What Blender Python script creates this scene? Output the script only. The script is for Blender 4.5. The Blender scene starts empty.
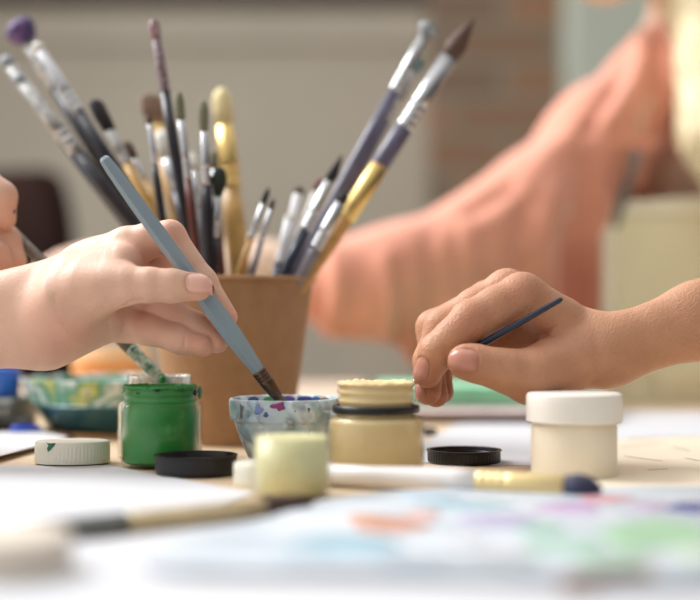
import bpy, bmesh, math, random
import numpy as np
from mathutils import Vector, Matrix

# ------------------------------------------------------------------ camera, world, light
SC = bpy.context.scene
COL = SC.collection
MM = 0.001
F = 1400.0            # focal length in pixels of the 700 px wide frame
EYE = 84.0            # eye height over the table top, mm
HOR = 315.0           # horizon row
FOCUS = 775.0

cam_d = bpy.data.cameras.new('camera')
cam = bpy.data.objects.new('camera', cam_d)
COL.objects.link(cam)
cam.location = (0, 0, EYE * MM)
cam.rotation_euler = (math.pi / 2, 0, 0)
cam_d.sensor_width = 36.0
cam_d.lens = 36.0 * F / 700.0
cam_d.shift_y = (HOR - 300.0) / 700.0
cam_d.clip_start = 0.02
cam_d.dof.use_dof = True
cam_d.dof.focus_distance = FOCUS * MM
cam_d.dof.aperture_fstop = 2.9
SC.camera = cam

SKY_LOW, SKY_HIGH, KEY = 0.13, 1.5, 48
world = bpy.data.worlds.new('daylight')
SC.world = world
world.use_nodes = True
wbg = world.node_tree.nodes['Background']
wnt = world.node_tree
_tc = wnt.nodes.new('ShaderNodeTexCoord')
_dot = wnt.nodes.new('ShaderNodeVectorMath'); _dot.operation = 'DOT_PRODUCT'
_dot.inputs[1].default_value = Vector((-0.55, 0.25, 0.80)).normalized()
wnt.links.new(_tc.outputs['Generated'], _dot.inputs[0])
_mr = wnt.nodes.new('ShaderNodeMapRange')
_mr.inputs['From Min'].default_value = -0.3; _mr.inputs['From Max'].default_value = 1.0
_mr.inputs['To Min'].default_value = SKY_LOW; _mr.inputs['To Max'].default_value = SKY_HIGH
wnt.links.new(_dot.outputs['Value'], _mr.inputs['Value'])
wbg.inputs[0].default_value = (1.0, 0.985, 0.97, 1)
wnt.links.new(_mr.outputs[0], wbg.inputs[1])

def area(name, loc, target, sx, sy, power, color):
    l = bpy.data.lights.new(name, 'AREA')
    l.shape = 'RECTANGLE'; l.size = sx; l.size_y = sy; l.energy = power; l.color = color
    o = bpy.data.objects.new(name, l); COL.objects.link(o)
    o.location = loc
    o.rotation_euler = (Vector(target) - Vector(loc)).to_track_quat('-Z', 'Y').to_euler()
    return o
area('window_daylight', (-1.15, 1.42, 1.30), (0.05, 0.95, 0.05), 1.0, 0.9, KEY, (0.97, 0.985, 1.0))

SC.view_settings.view_transform = 'Standard'
SC.view_settings.look = 'None'
SC.view_settings.exposure = 0.0
SC.view_settings.gamma = 1.0
SC.view_settings.use_curve_mapping = False

random.seed(4)
RNG = np.random.default_rng(4)

# ------------------------------------------------------------------ helpers
def P(u, v, d):
    """a point of the place from its column, row and distance (mm)"""
    return Vector(((u - 350.0) * d / F, d, EYE - (v - HOR) * d / F)) * MM

def ground(u, d, z=0.0):
    return Vector(((u - 350.0) * d / F, d, z)) * MM

def lin(c):
    return tuple(((x / 255.0) / 12.92 if x <= 10 else ((x / 255.0 + 0.055) / 1.055) ** 2.4) for x in c)

def link(o, parent=None):
    COL.objects.link(o)
    if parent is not None:
        o.parent = parent
    return o

def mesh_obj(name, bm, mat, parent=None, smooth=True, loc=None, autosmooth=None):
    me = bpy.data.meshes.new(name)
    bmesh.ops.recalc_face_normals(bm, faces=bm.faces[:])
    bm.to_mesh(me); bm.free()
    if smooth:
        for p in me.polygons: p.use_smooth = True
        if autosmooth is not None:
            me.set_sharp_from_angle(angle=autosmooth)
    me.materials.append(mat)
    o = bpy.data.objects.new(name, me)
    if loc is not None: o.location = loc
    return link(o, parent)

def empty(name, loc=(0, 0, 0), rot=None):
    o = bpy.data.objects.new(name, None)
    o.location = loc
    if rot is not None: o.rotation_euler = rot
    o.empty_display_size = 0.01
    return link(o)

def tag(o, label, cat, group=None, kind=None):
    o['label'] = label; o['category'] = cat
    if group: o['group'] = group
    if kind: o['kind'] = kind
    return o

def struct(o, label=None):
    o['kind'] = 'structure'
    if label: o['label'] = label
    return o

# ---- materials
def mat(name, col, rough=0.5, spec=0.5, metal=0.0, var=0.08, scale=40.0, bump=0.0, bscale=200.0, trans=0.0, ior=1.45,
        coat=0.0, sss=0.0, sss_r=(1, .4, .25), sss_s=0.004, col2=None, sheen=0.0):
    m = bpy.data.materials.new(name); m.use_nodes = True
    nt = m.node_tree; b = nt.nodes['Principled BSDF']
    c = lin(col) if max(col) > 1.0 else col
    b.inputs['Roughness'].default_value = rough
    b.inputs['Specular IOR Level'].default_value = spec
    b.inputs['Metallic'].default_value = metal
    b.inputs['IOR'].default_value = ior
    b.inputs['Transmission Weight'].default_value = trans
    b.inputs['Coat Weight'].default_value = coat
    b.inputs['Sheen Weight'].default_value = sheen
    if sss:
        b.inputs['Subsurface Weight'].default_value = sss
        b.inputs['Subsurface Radius'].default_value = sss_r
        b.inputs['Subsurface Scale'].default_value = sss_s
    tc = nt.nodes.new('ShaderNodeTexCoord')
    n = nt.nodes.new('ShaderNodeTexNoise'); n.inputs['Scale'].default_value = scale; n.inputs['Detail'].default_value = 4
    nt.links.new(tc.outputs['Object'], n.inputs['Vector'])
    r = nt.nodes.new('ShaderNodeValToRGB')
    c2 = (lin(col2) if max(col2) > 1.0 else col2) if col2 else tuple(min(1, x * (1 + var)) for x in c)
    c1 = c if col2 else tuple(x * (1 - var) for x in c)
    r.color_ramp.elements[0].color = (*c1, 1); r.color_ramp.elements[1].color = (*c2, 1)
    r.color_ramp.elements[0].position = 0.35; r.color_ramp.elements[1].position = 0.65
    nt.links.new(n.outputs['Fac'], r.inputs[0]); nt.links.new(r.outputs[0], b.inputs['Base Color'])
    if bump:
        n2 = nt.nodes.new('ShaderNodeTexNoise'); n2.inputs['Scale'].default_value = bscale; n2.inputs['Detail'].default_value = 5
        nt.links.new(tc.outputs['Object'], n2.inputs['Vector'])
        bp = nt.nodes.new('ShaderNodeBump'); bp.inputs['Strength'].default_value = bump; bp.inputs['Distance'].default_value = 0.001
        nt.links.new(n2.outputs['Fac'], bp.inputs['Height']); nt.links.new(bp.outputs[0], b.inputs['Normal'])
    return m

def splatter_mat(name, base, colours, amount=0.5, scale=60.0, cloud=0.3, zmin=None):
    """clear plastic or glass carrying dried paint splashes"""
    m = thin_glass(name, tint=base, strength=0.6)
    nt = m.node_tree; out = nt.nodes['Material Output']; b = [n for n in nt.nodes if n.type == 'MIX_SHADER'][0]
    haze = nt.nodes.new('ShaderNodeBsdfDiffuse'); haze.inputs[0].default_value = (0.80, 0.86, 0.87, 1)
    hm = nt.nodes.new('ShaderNodeMixShader'); hm.inputs[0].default_value = 0.0 if zmin is not None else cloud
    nt.links.new(b.outputs[0], hm.inputs[1]); nt.links.new(haze.outputs[0], hm.inputs[2]); b = hm
    tc = nt.nodes.new('ShaderNodeTexCoord')
    mask = nt.nodes.new('ShaderNodeTexNoise'); mask.inputs['Scale'].default_value = scale; mask.inputs['Detail'].default_value = 3
    mask.inputs['Distortion'].default_value = 0.6
    nt.links.new(tc.outputs['Object'], mask.inputs['Vector'])
    mr = nt.nodes.new('ShaderNodeValToRGB')
    p = 0.62 - 0.25 * amount
    mr.color_ramp.elements[0].position = p; mr.color_ramp.elements[1].position = p + 0.05
    nt.links.new(mask.outputs['Fac'], mr.inputs[0])
    cn = nt.nodes.new('ShaderNodeTexNoise'); cn.inputs['Scale'].default_value = scale * 0.6; cn.inputs['Detail'].default_value = 2
    mp = nt.nodes.new('ShaderNodeMapping'); mp.inputs['Location'].default_value = (3.1, 1.7, 5.2)
    nt.links.new(tc.outputs['Object'], mp.inputs[0]); nt.links.new(mp.outputs[0], cn.inputs['Vector'])
    cr = nt.nodes.new('ShaderNodeValToRGB'); cr.color_ramp.interpolation = 'LINEAR'
    el = cr.color_ramp.elements
    while len(el) < len(colours): el.new(0.5)
    for i, c in enumerate(colours):
        el[i].position = 0.28 + 0.44 * i / max(1, len(colours) - 1); el[i].color = (*lin(c), 1)
    nt.links.new(cn.outputs['Fac'], cr.inputs[0])
    pb = nt.nodes.new('ShaderNodeBsdfPrincipled'); pb.inputs['Roughness'].default_value = 0.35
    nt.links.new(cr.outputs[0], pb.inputs['Base Color'])
    mx = nt.nodes.new('ShaderNodeMixShader')
    fac = mr.outputs[0]
    if zmin is not None:
        sp = nt.nodes.new('ShaderNodeSeparateXYZ'); nt.links.new(tc.outputs['Object'], sp.inputs[0])
        ma = nt.nodes.new('ShaderNodeMapRange'); ma.inputs['From Min'].default_value = zmin; ma.inputs['From Max'].default_value = zmin + 0.004
        nt.links.new(sp.outputs['Z'], ma.inputs['Value'])
        mu = nt.nodes.new('ShaderNodeMath'); mu.operation = 'MULTIPLY'
        nt.links.new(fac, mu.inputs[0]); nt.links.new(ma.outputs[0], mu.inputs[1]); fac = mu.outputs[0]
    nt.links.new(fac, mx.inputs[0]); nt.links.new(b.outputs[0], mx.inputs[1]); nt.links.new(pb.outputs[0], mx.inputs[2])
    nt.links.new(mx.outputs[0], out.inputs[0])
    return m

def thin_glass(name, tint=(0.97, 0.975, 0.965), strength=0.5):
    """thin clear glass or plastic wall: straight-through view with angle dependent gloss"""
    m = bpy.data.materials.new(name); m.use_nodes = True; nt = m.node_tree
    nt.nodes.remove(nt.nodes['Principled BSDF']); out = nt.nodes['Material Output']
    tr = nt.nodes.new('ShaderNodeBsdfTransparent')
    tc = nt.nodes.new('ShaderNodeTexCoord'); no = nt.nodes.new('ShaderNodeTexNoise'); no.inputs['Scale'].default_value = 120
    rp = nt.nodes.new('ShaderNodeValToRGB'); rp.color_ramp.elements[0].color = (*[x * .97 for x in tint], 1); rp.color_ramp.elements[1].color = (*tint, 1)
    nt.links.new(tc.outputs['Object'], no.inputs['Vector']); nt.links.new(no.outputs['Fac'], rp.inputs[0]); nt.links.new(rp.outputs[0], tr.inputs[0])
    gl = nt.nodes.new('ShaderNodeBsdfGlossy'); gl.inputs['Roughness'].default_value = 0.05
    lw = nt.nodes.new('ShaderNodeLayerWeight'); lw.inputs['Blend'].default_value = 0.5
    pw = nt.nodes.new('ShaderNodeMath'); pw.operation = 'POWER'; pw.inputs[1].default_value = 4.0
    ma = nt.nodes.new('ShaderNodeMath'); ma.operation = 'MULTIPLY_ADD'; ma.inputs[1].default_value = strength; ma.inputs[2].default_value = 0.025
    nt.links.new(lw.outputs['Facing'], pw.inputs[0]); nt.links.new(pw.outputs[0], ma.inputs[0])
    mx = nt.nodes.new('ShaderNodeMixShader')
    nt.links.new(ma.outputs[0], mx.inputs[0]); nt.links.new(tr.outputs[0], mx.inputs[1]); nt.links.new(gl.outputs[0], mx.inputs[2])
    nt.links.new(mx.outputs[0], out.inputs[0])
    return m

def skin_mat(name, col, pink, rough=0.48, bump=0.4):
    m = mat(name, col, rough=rough, spec=0.4, var=0.06, scale=60, sss=0.10, sss_r=(1, .36, .2), sss_s=0.0018)
    nt = m.node_tree; b = nt.nodes['Principled BSDF']
    at = nt.nodes.new('ShaderNodeAttribute'); at.attribute_name = 'flush'
    ramp = [n for n in nt.nodes if n.type == 'VALTORGB'][0]
    mx = nt.nodes.new('ShaderNodeMix'); mx.data_type = 'RGBA'
    nt.links.new(at.outputs['Fac'], mx.inputs[0])
    nt.links.new(ramp.outputs[0], mx.inputs[6]); mx.inputs[7].default_value = (*lin(pink), 1)
    nt.links.new(mx.outputs[2], b.inputs['Base Color'])
    tc = nt.nodes.new('ShaderNodeTexCoord')
    v = nt.nodes.new('ShaderNodeTexVoronoi'); v.inputs['Scale'].default_value = 900
    n = nt.nodes.new('ShaderNodeTexNoise'); n.inputs['Scale'].default_value = 350; n.inputs['Detail'].default_value = 6
    nt.links.new(tc.outputs['Object'], v.inputs['Vector']); nt.links.new(tc.outputs['Object'], n.inputs['Vector'])
    ad = nt.nodes.new('ShaderNodeMath'); ad.operation = 'ADD'
    nt.links.new(v.outputs['Distance'], ad.inputs[0]); nt.links.new(n.outputs['Fac'], ad.inputs[1])
    bp = nt.nodes.new('ShaderNodeBump'); bp.inputs['Strength'].default_value = bump; bp.inputs['Distance'].default_value = 0.0007
    nt.links.new(ad.outputs[0], bp.inputs['Height']); nt.links.new(bp.outputs[0], b.inputs['Normal'])
    return m

# ---- mesh builders
def bm_lathe(profile, segs=64, cap=True, flat=1.0):
    """revolve (radius, z) pairs in mm about z"""
    bm = bmesh.new(); rings = []
    for r, z in profile:
        if r <= 1e-6:
            rings.append([bm.verts.new((0, 0, z * MM))])
        else:
            rings.append([bm.verts.new((r * MM * math.cos(2 * math.pi * i / segs), flat * r * MM * math.sin(2 * math.pi * i / segs), z * MM)) for i in range(segs)])
    for a, b in zip(rings[:-1], rings[1:]):
        if len(a) == 1 and len(b) == 1: continue
        for i in range(segs):
            j = (i + 1) % segs
            if len(a) == 1: bm.faces.new((a[0], b[j], b[i]))
            elif len(b) == 1: bm.faces.new((a[i], a[j], b[0]))
            else: bm.faces.new((a[i], a[j], b[j], b[i]))
    return bm

def bm_box(bm, lo, hi, bevel=0.0, seg=2):
    """axis aligned box in metres added to bm"""
    v = [bm.verts.new((x, y, z)) for x in (lo[0], hi[0]) for y in (lo[1], hi[1]) for z in (lo[2], hi[2])]
    fs = [(0, 1, 3, 2), (4, 6, 7, 5), (0, 4, 5, 1), (2, 3, 7, 6), (0, 2, 6, 4), (1, 5, 7, 3)]
    faces = [bm.faces.new([v[i] for i in f]) for f in fs]
    if bevel:
        ed = list({e for f in faces for e in f.edges})
        bmesh.ops.bevel(bm, geom=ed, offset=bevel, segments=seg, affect='EDGES', profile=0.5)
    return bm

def bm_prism(outline, z0, z1, bevel=0.0, seg=2):
    """outline: list of (x, y) in metres, extruded z0..z1"""
    bm = bmesh.new()
    lo = [bm.verts.new((x, y, z0)) for x, y in outline]; hi = [bm.verts.new((x, y, z1)) for x, y in outline]
    n = len(lo)
    top = bm.faces.new(hi); bm.faces.new(lo[::-1])
    for i in range(n):
        bm.faces.new((lo[i], lo[(i + 1) % n], hi[(i + 1) % n], hi[i]))
    if bevel:
        bmesh.ops.bevel(bm, geom=[e for e in top.edges], offset=bevel, segments=seg, affect='EDGES', profile=0.5)
    return bm

def smooth_closed(pts, n=8):
    """Catmull-Rom through closed 2D points"""
    out = []; k = len(pts)
    for i in range(k):
        p0, p1, p2, p3 = (np.array(pts[(i + j - 1) % k], float) for j in range(4))
        for s in range(n):
            t = s / n
            out.append(tuple(0.5 * ((2 * p1) + (-p0 + p2) * t + (2 * p0 - 5 * p1 + 4 * p2 - p3) * t * t + (-p0 + 3 * p1 - 3 * p2 + p3) * t ** 3)))
    return out

# ---- signed-distance bodies meshed by surface nets
def smin(a, b, k):
    h = np.clip(0.5 + 0.5 * (b - a) / k, 0, 1)
    return b + (a - b) * h - k * h * (1 - h)

class Prim:
    def __init__(s, a, b, ra, rb, flat=None):
        s.a = np.array(a, np.float32); s.b = np.array(b, np.float32); s.ra = ra; s.rb = rb; s.flat = flat
    def __call__(s, p):
        pa = p - s.a; ba = s.b - s.a
        if s.flat is not None:
            n = np.array(s.flat[0], np.float32); f = s.flat[1]
            pn = pa @ n; bn = float(ba @ n)
            L = float(ba @ ba) + 1e-12
            # squash the offset from the axis along n
            t0 = np.clip((pa @ ba) / L, 0, 1)
            off = pn - t0 * bn
            pa = pa + np.outer(off * (1.0 / f - 1.0), n).astype(np.float32)
        t = np.clip((pa @ ba) / (float(ba @ ba) + 1e-12), 0, 1)
        q = pa - t[:, None] * ba
        return np.sqrt(np.einsum('ij,ij->i', q, q)) - (s.ra + (s.rb - s.ra) * t)
    def box(s):
        r = max(s.ra, s.rb)
        return np.minimum(s.a, s.b) - r, np.maximum(s.a, s.b) + r

class Body:
    """base prims blend broadly; each limb (finger) blends with the base but stays apart from its neighbours"""
    def __init__(s, base, limbs=(), kb=0.008, kl=0.006, kc=0.0025, kf=0.0010):
        s.base = base; s.limbs = limbs; s.kb = kb; s.kl = kl; s.kc = kc; s.kf = kf
    def __call__(s, p):
        d = s.base[0](p)
        for q in s.base[1:]: d = smin(d, q(p), s.kb)
        tot = d
        for l in s.limbs:
            e = l[0](p)
            for q in l[1:]: e = smin(e, q(p), s.kc)
            tot = smin(tot, smin(d, e, s.kl), s.kf)
        return tot
    def box(s):
        ps = list(s.base) + [q for l in s.limbs for q in l]
        return np.min([q.box()[0] for q in ps], 0), np.max([q.box()[1] for q in ps], 0)

def surface_net(f, lo, hi, h, clip=None):
    n = np.ceil((hi - lo) / h).astype(int) + 1
    xs = [lo[i] + h * np.arange(n[i]) for i in range(3)]
    K = 6                                    # coarse pass: only blocks close to the surface are sampled finely
    m = -(-n // K); n = m * K
    xs = [lo[i] + h * np.arange(n[i]) for i in range(3)]
    cs = [lo[i] + h * (K * np.arange(m[i]) + (K - 1) / 2) for i in range(3)]
    C = np.stack(np.meshgrid(*cs, indexing='ij'), -1).reshape(-1, 3).astype(np.float32)
    cv = f(C)
    V = np.broadcast_to(cv.reshape(m[0], 1, m[1], 1, m[2], 1), (m[0], K, m[1], K, m[2], K)).copy()
    near = np.argwhere(np.abs(cv.reshape(tuple(m))) < h * K * 1.6)
    loc = np.stack(np.meshgrid(*[np.arange(K)] * 3, indexing='ij'), -1).reshape(-1, 3)
    for i in range(0, len(near), 2000):
        b = near[i:i + 2000]
        p = (b[:, None, :] * K + loc[None]) * h + np.array(lo)
        q = f(p.reshape(-1, 3).astype(np.float32)).reshape(len(b), K, K, K)
        V[b[:, 0], :, b[:, 1], :, b[:, 2], :] = q
    V = V.reshape(tuple(n))
    S = V < 0
    acc = np.zeros(tuple(n - 1) + (3,), np.float32); cnt = np.zeros(tuple(n - 1), np.float32)
    base = np.stack(np.meshgrid(*[np.arange(k) for k in n], indexing='ij'), -1).astype(np.float32)
    def sl(ax, o1, o2):
        """slices for edges along axis ax at offsets o1,o2 in the two other axes, over all cells"""
        o = [0, 0, 0]; others = [a for a in range(3) if a != ax]
        o[others[0]] = o1; o[others[1]] = o2
        a = tuple(slice(o[k], o[k] + n[k] - 1) for k in range(3))
        o[ax] = 1
        b = tuple(slice(o[k], o[k] + n[k] - 1) for k in range(3))
        return a, b
    for ax in range(3):
        for o1 in (0, 1):
            for o2 in (0, 1):
                a, b = sl(ax, o1, o2)
                va, vb = V[a], V[b]
                m = S[a] != S[b]
                t = np.where(m, va / np.where(m, va - vb, 1), 0)
                p = base[a].copy(); p[..., ax] += t
                acc += p * m[..., None]; cnt += m
    mask = cnt > 0
    idx = -np.ones(cnt.shape, np.int64); idx[mask] = np.arange(mask.sum())
    verts = (acc[mask] / cnt[mask][:, None]) * h + lo
    faces = []
    for ax in range(3):
        o = [a for a in range(3) if a != ax]
        a = [slice(None)] * 3; b = [slice(None)] * 3
        a[ax] = slice(0, n[ax] - 1); b[ax] = slice(1, n[ax])
        for k in o: a[k] = b[k] = slice(1, n[k] - 1)
        sa, sb = S[tuple(a)], S[tuple(b)]
        where = np.argwhere(sa != sb)
        if len(where) == 0: continue
        flip = sb[tuple(where.T)]
        w = where.copy()
        for k in o: w[:, k] += 1
        def cell(d0, d1):
            c = w.copy(); c[:, o[0]] += d0; c[:, o[1]] += d1
            return idx[tuple(c.T)]
        q = np.stack([cell(-1, -1), cell(0, -1), cell(0, 0), cell(-1, 0)], 1)
        if ax == 1: flip = ~flip
        q[flip] = q[flip][:, ::-1]
        faces.append(q)
    faces = np.concatenate(faces)
    return verts.astype(np.float32), faces

def grad(f, p, e=0.0004):
    g = np.stack([f(p + np.eye(3, dtype=np.float32)[i] * e) - f(p - np.eye(3, dtype=np.float32)[i] * e) for i in range(3)], 1)
    return g / (np.linalg.norm(g, axis=1, keepdims=True) + 1e-9)

def sdf_object(name, f, h, m, parent=None, creases=(), flush=(), displace=None, newton=2, lohi=None):
    lo, hi = f.box() if lohi is None else lohi
    v, q = surface_net(f, np.array(lo) - 2 * h, np.array(hi) + 2 * h, h)
    for _ in range(newton):
        g = grad(f, v, h * 0.4); v = (v - g * np.clip(f(v), -h, h)[:, None] * 0.9).astype(np.float32)
    g = grad(f, v, h * 0.4)
    off = np.zeros(len(v), np.float32)
    for pts, w, dep in creases:
        pts = [np.array(p, np.float32) for p in pts]
        dist = np.full(len(v), 9.0, np.float32)
        for a, b in zip(pts[:-1], pts[1:]):
            ba = b - a; pa = v - a
            t = np.clip((pa @ ba) / (ba @ ba + 1e-12), 0, 1)
            dist = np.minimum(dist, np.linalg.norm(pa - t[:, None] * ba, axis=1))
        off -= dep * np.exp(-(dist / w) ** 2)
    if displace is not None: off += displace(v)
    v = v + g * off[:, None]
    me = bpy.data.meshes.new(name)
    me.from_pydata(v.tolist(), [], q.tolist())
    me.polygons.foreach_set('use_smooth', np.ones(len(me.polygons), bool))
    fl = np.zeros(len(v), np.float32)
    for c, r, s in flush:
        fl = np.maximum(fl, s * np.exp(-(np.linalg.norm(v - np.array(c, np.float32), axis=1) / r) ** 2))
    at = me.attributes.new('flush', 'FLOAT', 'POINT'); at.data.foreach_set('value', fl)
    me.materials.append(m); me.validate()
    o = bpy.data.objects.new(name, me)
    return link(o, parent)

def nail_rim(f, centre, axis, normal, length, width):
    axis = Vector(axis).normalized(); nrm = Vector(normal)
    nrm = (nrm - axis * nrm.dot(axis)).normalized(); side = axis.cross(nrm)
    pts = []
    for i in range(25):
        a = math.pi * (-0.12 + 1.24 * i / 24) + math.pi
        x = math.copysign(abs(math.cos(a)) ** .75, math.cos(a)); y = math.copysign(abs(math.sin(a)) ** .75, math.sin(a))
        pts.append(centre + side * (x * width * .54) + axis * (y * length * .54) + nrm * .02)
    p = np.array([tuple(x) for x in pts], np.float32); n = np.array(nrm, np.float32)
    for _ in range(40): p = p - n * np.maximum(f(p), -0.002)[:, None] * 0.9
    return (list(p), .0007, .0007)

def nail(parent, f, centre, axis, normal, length, width, m, curve=1.0):
    """a fingernail plate laid on the finger surface"""
    axis = Vector(axis).normalized(); nrm = Vector(normal)
    nrm = (nrm - axis * nrm.dot(axis)).normalized(); side = axis.cross(nrm)
    nu, nv = 12, 14; pts = []
    for j in range(nv + 1):
        t = -1 + 2 * j / nv
        wv = (1 - abs(t) ** (3.2 if t > 0 else 3.6) * 0.62) ** 0.5 if abs(t) < 1 else 0.6
        for i in range(nu + 1):
            s = -1 + 2 * i / nu
            pts.append(centre + axis * (t * length / 2) + side * (s * wv * width / 2) + nrm * 0.02)
    p = np.array([tuple(x) for x in pts], np.float32); n = np.array(nrm, np.float32)
    for _ in range(40):
        p = p - n * np.maximum(f(p), -0.002)[:, None] * 0.9
    k = 0; bm = bmesh.new(); vs = []
    g = grad(f, p)
    for j in range(nv + 1):
        t = -1 + 2 * j / nv
        for i in range(nu + 1):
            s = -1 + 2 * i / nu
            e = min(1.0, (1 - abs(s)) * 3, (t + 1) * 2.2, (1.0 if t < 0.7 else 1.0))
            h = -0.0003 + 0.0007 * e + (0.0004 * max(0, t - 0.6) if e > 0.3 else 0)
            q = p[k] + g[k] * h; vs.append(bm.verts.new(q)); k += 1
    for j in range(nv):
        for i in range(nu):
            a = j * (nu + 1) + i
            bm.faces.new((vs[a], vs[a + 1], vs[a + nu + 2], vs[a + nu + 1]))
    return mesh_obj('fingernail', bm, m, parent)

# ------------------------------------------------------------------ shared materials
M_wall = mat('painted_wall', (176, 168, 152), rough=0.9, var=0.05, scale=3)
M_wall2 = mat('painted_wall_upper', (188, 180, 164), rough=0.9, var=0.05, scale=3)
M_wallg = mat('grey_green_wall', (176, 182, 168), rough=0.9, var=0.04, scale=3)
M_ledge = mat('dark_ledge', (92, 82, 82), rough=0.6)
M_floor = mat('floorboards', (120, 96, 74), rough=0.5, var=0.2, scale=6)
M_wood = mat('pale_table_wood', (206, 182, 150), rough=0.5, var=0.07, scale=9, bump=0.1)
M_paper = mat('white_paper', (200, 200, 203), rough=0.8, var=0.01, scale=5)
M_paper2 = mat('cream_paper', (228, 214, 190), rough=0.8, var=0.03, scale=5)
M_kraft = mat('kraft_card', (164, 126, 90), rough=0.75, var=0.06, scale=120, bump=0.15, bscale=500)
M_chair = mat('dark_brown_upholstery', (40, 24, 20), rough=0.95, spec=0.15, var=0.2, scale=8)
M_glass = thin_glass('clear_glass')
M_green = mat('green_paint', (46, 140, 58), rough=0.35, var=0.1, scale=30)
M_greencrust = mat('dried_green_paint', (48, 140, 62), rough=0.5, var=0.25, scale=400, bump=0.8, bscale=700)
M_cream = mat('cream_paint', (236, 208, 154), rough=0.4, var=0.03, scale=30)
M_paleyellow = mat('pale_yellow_paint', (230, 222, 170), rough=0.35, var=0.05, scale=40)
M_palecream = mat('pale_cream_paint', (226, 216, 184), rough=0.4, var=0.04, scale=40)
M_white = mat('white_plastic', (236, 231, 222), rough=0.4, var=0.02, sss=0.1, sss_r=(1, .9, .7), sss_s=0.003)
M_offwhite = mat('ivory_plastic', (226, 222, 205), rough=0.42, var=0.03)
M_ivorybody = mat('ivory_translucent_plastic', (236, 224, 202), rough=0.45, var=0.04, scale=30, sss=0.2, sss_r=(1, .8, .5), sss_s=0.004)
M_black = mat('black_plastic', (22, 20, 24), rough=0.35, var=0.15)
M_shirt = mat('coral_cotton', (220, 150, 125), rough=0.9, var=0.05, scale=60, sheen=0.45)
M_apron = mat('beige_canvas', (232, 222, 184), rough=0.9, var=0.06, scale=300, bump=0.3, bscale=900)
M_apron_edge = mat('pale_canvas_binding', (238, 230, 204), rough=0.9, var=0.05, scale=300)
M_hair = mat('blond_hair', (222, 206, 168), rough=0.55, var=0.16, scale=90)
M_silver = mat('nickel_ferrule', (190, 190, 192), rough=0.25, metal=1.0, var=0.06)
M_dullsilver = mat('paint_stained_ferrule', (170, 168, 165), rough=0.35, metal=0.8, var=0.35, scale=150)
M_gold = mat('brass_ferrule', (224, 192, 124), rough=0.28, metal=1.0, var=0.08)
M_skinA = skin_mat('fair_skin', (218, 176, 152), (219, 150, 126), bump=0.18)
M_skinB = skin_mat('tan_skin', (192, 140, 108), (174, 108, 84), bump=0.42)
M_skinC = skin_mat('light_skin', (226, 196, 172), (222, 160, 140))
M_nailA = mat('pink_nail', (230, 178, 160), rough=0.28, spec=0.6, var=0.03)
M_nailB = mat('tan_nail', (190, 130, 110), rough=0.25, spec=0.6, var=0.05)

# ------------------------------------------------------------------ the setting
fl = bm_box(bmesh.new(), (-2.2, -0.4, -0.80), (2.2, 3.2, -0.75))
struct(mesh_obj('floor', fl, M_floor, smooth=False), 'brown floor of the studio')
w = bm_box(bmesh.new(), (-2.2, 3.0, -0.75), (2.2, 3.1, 0.66))
struct(mesh_obj('wall_back', w, M_wall, smooth=False), 'plain greige wall far behind the brushes')
w = bm_box(bmesh.new(), (-2.2, 2.985, 0.66), (2.2, 3.1, 0.755), bevel=0.006)
struct(mesh_obj('trim_1', w, M_wall2, smooth=False), 'slightly lighter rail along the back wall')
w = bm_box(bmesh.new(), (-2.2, 2.93, 0.755), (2.2, 3.1, 0.80), bevel=0.004)
struct(mesh_obj('trim_2', w, M_ledge, smooth=False), 'dark ledge along the top of the back wall')

mb = mat('old_bricks', (128, 98, 76), rough=0.9)
nt = mb.node_tree; bs = nt.nodes['Principled BSDF']
tc = nt.nodes.new('ShaderNodeTexCoord'); mp = nt.nodes.new('ShaderNodeMapping'); mp.inputs['Rotation'].default_value = (math.pi / 2, 0, 0)
bt = nt.nodes.new('ShaderNodeTexBrick')
bt.inputs['Color1'].default_value = (*lin((142, 104, 78)), 1); bt.inputs['Color2'].default_value = (*lin((108, 94, 80)), 1)
bt.inputs['Mortar'].default_value = (*lin((128, 118, 102)), 1)
bt.inputs['Scale'].default_value = 1.0; bt.inputs['Brick Width'].default_value = 0.21; bt.inputs['Row Height'].default_value = 0.075
bt.inputs['Mortar Size'].default_value = 0.010; bt.inputs['Bias'].default_value = -0.1
nt.links.new(tc.outputs['Object'], mp.inputs[0]); nt.links.new(mp.outputs[0], bt.inputs['Vector']); nt.links.new(bt.outputs[0], bs.inputs['Base Color'])
w = bm_box(bmesh.new(), (0.165, 2.86, -0.75), (0.455, 3.0, 0.95), bevel=0.004)
struct(mesh_obj('wall_brick', w, mb, smooth=False), 'old brown brick pier against the back wall')
w = bm_box(bmesh.new(), (0.43, 2.70, -0.75), (1.6, 2.85, 0.95), bevel=0.004)
struct(mesh_obj('wall_right', w, M_wallg, smooth=False), 'grey green wall behind the seated person')

# ------------------------------------------------------------------ furniture
def leg_bm(x, y, z0, z1, r):
    bm = bmesh.new(); bm_box(bm, (x - r, y - r, z0), (x + r, y + r, z1), bevel=r * 0.2); return bm

def make_table(label, x0, x1, y0, y1, m):
    t = empty('work_table', ((x0 + x1) / 2, (y0 + y1) / 2, -0.75))
    tag(t, label, 'table')
    ox, oy = (x0 + x1) / 2, (y0 + y1) / 2
    b = bm_box(bmesh.new(), (x0 - ox, y0 - oy, 0.72), (x1 - ox, y1 - oy, 0.75), bevel=0.004)
    mesh_obj('tabletop', b, m, t, smooth=False)
    for sx in (x0 - ox + 0.05, x1 - ox - 0.05):
        for sy in (y0 - oy + 0.05, y1 - oy - 0.05):
            mesh_obj('leg', leg_bm(sx, sy, 0.0, 0.72, 0.025), m, t, smooth=False)
    return t
make_table('pale wooden work table covered with paint jars and paper', -0.85, 0.85, 0.16, 1.30, M_wood)
make_table('second pale wooden table standing empty behind the brush cup', -0.85, 0.02, 1.34, 1.72, mat('bleached_table_wood', (214, 190, 168), rough=0.5, var=0.06, scale=9))

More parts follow.
